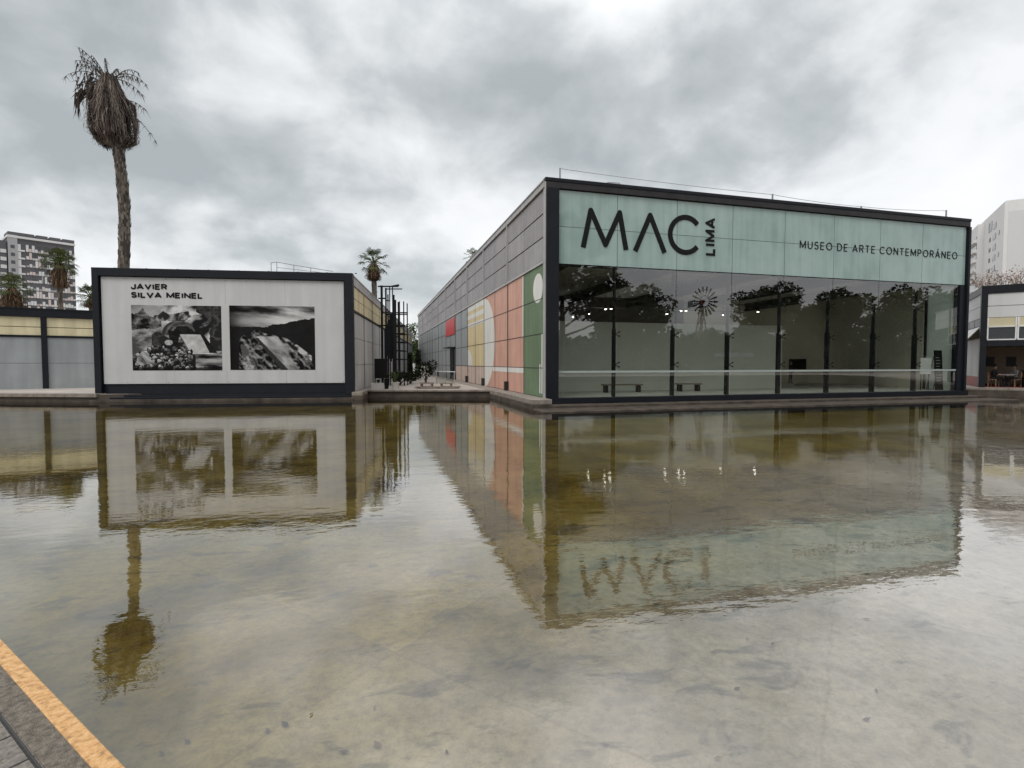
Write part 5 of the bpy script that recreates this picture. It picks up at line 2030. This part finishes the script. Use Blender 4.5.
for (a, d, z1, w_) in ((0.02, 0, 7.4, 0.16), (0.02, 1.2, 7.4, 0.12), (0.46, 0.5, 7.4, 0.07), (0.78, 0, 7.35, 0.07), (0.92, 0, 6.4, 0.22), (0.92, 1.2, 6.4, 0.12), (1.26, 0, 6.3, 0.07), (1.55, 0, 6.3, 0.08), (1.55, 1.2, 6.3, 0.08), (0.24, 0.9, 6.9, 0.09), (0.62, 1.1, 6.9, 0.11), (0.7, 0.7, 5.0, 0.10)):
    b = MB()
    b.bar(tp(a, d, 0.4), tp(a, d, z1), w_)
    b.build('post', M['black'], t)
b = MB()
for (z, a0, a1) in ((7.33, -0.22, 1.2), (6.5, -0.2, 0.3), (5.5, -0.02, 1.85), (4.62, -0.22, 1.66), (4.05, 0.8, 1.62), (3.45, 0.9, 1.62), (2.85, 0.95, 1.62), (2.25, 0.95, 1.62)):
    for (q0_, q1_, dd_, ww_) in ((a0, a1, -0.06, 0.09), (max(a0, 0), min(a1, 1.6), 1.2, 0.07)):
        b = MB()
        b.bar(tp(q0_, dd_, z), tp(q1_, dd_, z), ww_)
        b.build('rung', M['black'], t)
b = MB()
b.bar(tp(0.78, -0.05, 7.33), tp(1.25, -0.05, 7.42), 0.12)
b.build('top_plate', M['black'], t)
for (a, z0, z1) in [(0.10 + 0.075 * k_, 2.1 + 0.2 * (k_ % 3), 4.4 + 0.17 * k_) for k_ in range(10)]:
    b = MB()
    b.bar(tp(a, 0.45, z0), tp(a, 0.45, z1), 0.085, 0.02)
    b.build('slat', M['dark_metal'], t)

# dark shrubs along the courtyard
shrub('dark shrub at the foot of the steel tower', (1.9, 38.6, 0.4), 1.0, 1.0, 500, M['leaf_dark'], 41, 'dark shrubs in the courtyard')
shrub('low dark shrub between the tower and the slim cypresses', (2.75, 40.0, 0.4), 0.9, 1.1, 500, M['leaf_dark'], 42, 'dark shrubs in the courtyard')


def cypress(label, base, h_, r_, seed):
    rg_ = random.Random(seed)
    t_ = thing('cypress', label, 'tree', base, 0, 'slim dark trees at the end of the courtyard')
    b_ = MB()
    b_.tube([(0, 0, 0), (0, 0, h_ * 0.9)], [0.06, 0.02], 6, 0, lambda: rg_.random())
    b_.build('trunk', M['bark'], t_)
    b_ = MB()
    for k in range(14):
        u = (k + 0.5) / 14
        leaf_ball(b_, (rg_.uniform(-0.06, 0.06), rg_.uniform(-0.06, 0.06), 0.15 + h_ * 0.95 * u), r_ * (1 - 0.6 * max(0, u - 0.4)), 80, 0.09, rg_, 1.1, 0, 0.8)
    b_.build('crown', M['leaf_dark'], t_)


cypress('slim dark tree at the left of the courtyard end', (3.45, 50.5, 0.4), 2.5, 0.30, 51)
cypress('slim dark tree at the right of the courtyard end', (4.25, 50.6, 0.4), 2.8, 0.34, 52)
# dark shrub with white blossom
t = shrub('dark shrub with white blossoms in front of the grey museum wall', (4.15, 42.3, 0.4), 1.75, 1.15, 900, M['leaf_dark'], 43, None, 0.10)
b = MB()
rg = random.Random(9)
for _ in range(26):
    p = Vector((rg.uniform(-0.55, 0.15), -0.5 + rg.uniform(-0.1, 0.1), rg.uniform(0.6, 1.35)))
    leaf_ball(b, p, 0.07, 7, 0.045, rg)
b.build('blossom', M['petal'], t)

# low wooden benches
for k, (c, w_, lab) in enumerate((((3.3, 33.05), 0.82, 'low square wooden bench top at the left on the courtyard deck'), ((4.5, 32.75), 0.75, 'low square wooden bench top at the right on the courtyard deck'))):
    t = thing('bench', lab, 'bench', (c[0], c[1], 0.52), R(-15.1), 'wooden benches on the courtyard deck')
    b = MB()
    for j in range(4):
        b.box((-w_ / 2, -0.3 + j * 0.15, 0.16), (w_ / 2, -0.3 + j * 0.15 + 0.135, 0.205))
    b.build('seat', M['wood'], t)
    for sx in (-1, 1):
        b = MB()
        b.box((sx * w_ * 0.4 - 0.04, -0.27, 0), (sx * w_ * 0.4 + 0.04, 0.27, 0.16))
        b.build('leg', M['wood'], t)
t = thing('wooden_deck', 'long low weathered wooden deck in the middle of the courtyard', 'deck', (3.95, 32.75, 0.4), R(-15.1))
b = MB()
for j in range(7):
    b.box((-1.4, -0.55 + j * 0.16, 0.07), (1.4, -0.55 + j * 0.16 + 0.145, 0.12))
b.build('planks', M['wood'], t)
b = MB()
for sx in (-1.2, 0, 1.2):
    b.box((sx - 0.05, -0.52, 0), (sx + 0.05, 0.52, 0.07))
b.build('joists', M['wood'], t)

# glass balustrade by the side door
t = thing('glass_railing', 'glass balustrade with a pale handrail in front of the museum side door', 'railing', (4.75, 40.2, 0.4), math.atan2(-2.35, 1.05))
GL = 2.57
for k in range(2):
    b = MB()
    b.box((0.06 + k * GL / 2, -0.006, 0.06), (GL / 2 - 0.06 + k * GL / 2, 0.006, 0.88))
    b.build('glass_pane', M['glass'], t)
for k in range(3):
    b = MB()
    b.bar((k * GL / 2, 0, 0), (k * GL / 2, 0, 0.92), 0.05)
    b.build('post', M['flash'], t)
b = MB()
b.tube([(-0.1, 0, 0.95), (GL + 0.1, 0, 0.95)], 0.03, 8)
b.build('handrail', M['white'], t, smooth=True)


# ================================================================== LEAFY TREES
def leafy_tree(name, label, loc, h_, r_, nleaf, size, seed, leafm, group=None, nb=11, base=0.35):
    rg_ = random.Random(seed)
    t_ = thing(name, label, 'tree', loc, 0, group)
    b_ = MB()
    b_.tube([(0, 0, 0), (0.1, 0, h_ * 0.3), (0.05, 0.1, h_ * 0.62)], [h_ * 0.028, h_ * 0.02, h_ * 0.010], 9, 0, lambda: rg_.random())
    c_ = MB()
    for k in range(nb):
        a = k * 2.4 + rg_.uniform(-0.3, 0.3)
        z_ = h_ * (base + (0.95 - base) * (k + 0.5) / nb)
        rr = r_ * (1.0 - 0.55 * ((k + 0.5) / nb)) * rg_.uniform(0.6, 1.05)
        e_ = Vector((math.cos(a) * rr, math.sin(a) * rr, z_))
        b_.tube([(0.05, 0.05, h_ * (0.25 + 0.3 * k / nb)), (e_.x * 0.5, e_.y * 0.5, z_ * 0.8), tuple(e_)], [h_ * 0.010, h_ * 0.006, h_ * 0.002], 6, 0, lambda: rg_.random())
        for _ in range(3):
            cc_ = e_ + Vector((rg_.gauss(0, 0.3), rg_.gauss(0, 0.3), rg_.gauss(0, 0.22))) * r_ * 0.6
            leaf_ball(c_, cc_, r_ * rg_.uniform(0.26, 0.42), nleaf // (nb * 3), size, rg_, 0.75, 0, 1)
    b_.build('trunk', M['bark'], t_)
    c_.build('crown', leafm, t_)
    return t_


# beyond the courtyard gap
leafy_tree('leafy_tree', 'pale green tree in the gap at the end of the courtyard', (8.6, 122, 0.4), 10, 4.5, 2600, 0.30, 61, M['leaf'])
leafy_tree('leafy_tree', 'smaller green tree left in the courtyard gap above the slim trees', (5.3, 100, 0.4), 6.6, 3.2, 2200, 0.24, 62, M['leaf'])
t = thing('low_building', 'low grey building closing off the far end of the courtyard', 'building', (4.0, 135, 0.4))
b = MB()
b.box((-14, 0, 0), (24, 8, 5.2))
b.build('wall', M['greyw'], t)
b = MB()
b.box((-14.3, -0.3, 5.2), (24.3, 8.3, 5.6))
b.build('roof', M['flash'], t)
for k in range(4):
    b = MB()
    b.box((-8 + k * 6, -0.04, 1.6), (-5 + k * 6, 0.05, 3.6))
    b.build('window', M['window'], t)

# trees across the water behind the photographer: they are what the glass front mirrors
proto = leafy_tree('leafy_tree', 'dark broad tree mirrored in the museum glass front', (38, -31, 0.4), 13.5, 5.2, 5200, 0.34, 71, M['leaf_pale'], 'trees mirrored in the glass front')
for (x, y, s_, rz) in ((30, -36, 1.75, 1.0), (43.0, -33, 0.98, 2.2), (65, -31, 1.0, 0.5), (71, -34, 1.1, 1.7), (77, -30, 0.95, 2.9), (84, -33, 1.05, 3.6), (92, -30, 0.85, 4.4), (101, -34, 1.15, 5.0), (109, -31, 1.0, 5.9), (22, -33, 1.0, 0.2), (13, -36, 0.9, 4.0),
                       (50, -42, 0.48, 3.3), (56, -41, 0.46, 0.9), (61, -39, 0.55, 5.2), (45, -39, 0.5, 1.5), (118, -36, 1.2, 2.1)):
    o = copy_tree(proto)
    o.location = (x, y, 0.4)
    o.scale = (s_, s_, s_)
    o.rotation_euler = (0, 0, rz)

t = thing('hedge', 'long tall dark hedge mirrored low in the museum glass front', 'hedge', (8, -37, 0.4))
b = MB()
rg = random.Random(77)
for k in range(9000):
    x, y = rg.uniform(0, 112), rg.gauss(0, 0.9)
    z = 6.9 * rg.random() ** 0.8 * (0.85 + 0.15 * math.sin(x * 0.7) + 0.08 * math.sin(x * 2.3))
    s_ = Vector((rg.uniform(-1, 1), rg.uniform(-1, 1), rg.uniform(-0.8, 0.8))).normalized() * rg.uniform(0.3, 0.6)
    s2 = s_.cross(Vector((rg.uniform(-1, 1), rg.uniform(-1, 1), rg.uniform(-1, 1)))).normalized() * 0.3
    p = Vector((x, y, z))
    b.add([p - s_, p + s2, p + s_, p - s2], [(0, 1, 2, 3)], 0, rg.random())
for k in range(1700):
    p = Vector((rg.uniform(0, 112), rg.gauss(0, 0.35), 5.6 * rg.random()))
    s_ = Vector((rg.uniform(-1, 1), rg.uniform(-0.25, 0.25), rg.uniform(-1, 1))).normalized() * 1.0
    s2 = Vector((-s_.z, 0.1, s_.x)) * 0.7
    b.add([p - s_, p + s2, p + s_, p - s2], [(0, 1, 2, 3)], 0, rg.random())
b.build('leaves', M['leaf_pale'], t)
b = MB()
for k in range(75):
    b.tube([(k * 1.5, 0, 0), (k * 1.5 + 0.2, 0.1, 3.2)], [0.07, 0.03], 5, 0, lambda: rg.random())
b.build('stems', M['bark'], t)

t = thing('wind_pump', 'many bladed wind pump on a lattice tower mirrored in the glass front', 'windmill', (48.6, -25, 0.4))
b = MB()
for sx in (-1, 1):
    for sy in (-1, 1):
        b.bar((sx * 1.1, sy * 1.1, 0), (sx * 0.12, sy * 0.12, 10.7), 0.12)
for k in range(6):
    z0, z1 = k * 1.75, (k + 1) * 1.75
    w0, w1 = 1.1 - 0.98 * z0 / 10.7, 1.1 - 0.98 * z1 / 10.7
    for (ax_, ay, bx_, by) in ((-1, -1, 1, -1), (-1, 1, 1, 1), (-1, -1, -1, 1), (1, -1, 1, 1)):
        b.bar((ax_ * w0, ay * w0, z0), (bx_ * w1, by * w1, z1), 0.06)
        b.bar((ax_ * w1, ay * w1, z1), (bx_ * w1, by * w1, z1), 0.06)
b.build('tower', M['wood'], t)
b = MB()
for k in range(18):
    a = 2 * math.pi * k / 18
    ca, sa = math.cos(a), math.sin(a)
    ta, tb = -sa, ca
    vs = []
    for (r_, w_) in ((0.7, 0.05), (2.25, 0.15)):
        vs += [(r_ * ca - w_ * ta, 0.75 - 0.05, 10.9 + r_ * sa - w_ * tb), (r_ * ca + w_ * ta, 0.75 + 0.08, 10.9 + r_ * sa + w_ * tb)]
    vs += [(x, y + 0.02, z) for x, y, z in vs]
    b.add(vs, [(0, 1, 3, 2), (4, 6, 7, 5), (0, 4, 5, 1), (1, 5, 7, 3), (3, 7, 6, 2), (2, 6, 4, 0)])
b.build('blades', M['black'], t)
b = MB()
for rr in (0.85, 1.75):
    b.tube([(rr * math.cos(2 * math.pi * k / 30), 0.78, 10.9 + rr * math.sin(2 * math.pi * k / 30)) for k in range(31)], 0.025, 5)
b.tube([(0, 0.9, 10.9), (0, -2.6, 10.9)], 0.07, 6)
b.build('wheel_rim', M['black'], t)
b = MB()
b.box((-0.02, -3.6, 10.4), (0.02, -2.3, 11.4))
b.build('tail_vane', M['aptgrey'], t)
b = MB()
b.box((-0.2, -0.3, 10.65), (0.2, 0.5, 11.15))
b.build('hub', M['red_floor'], t)
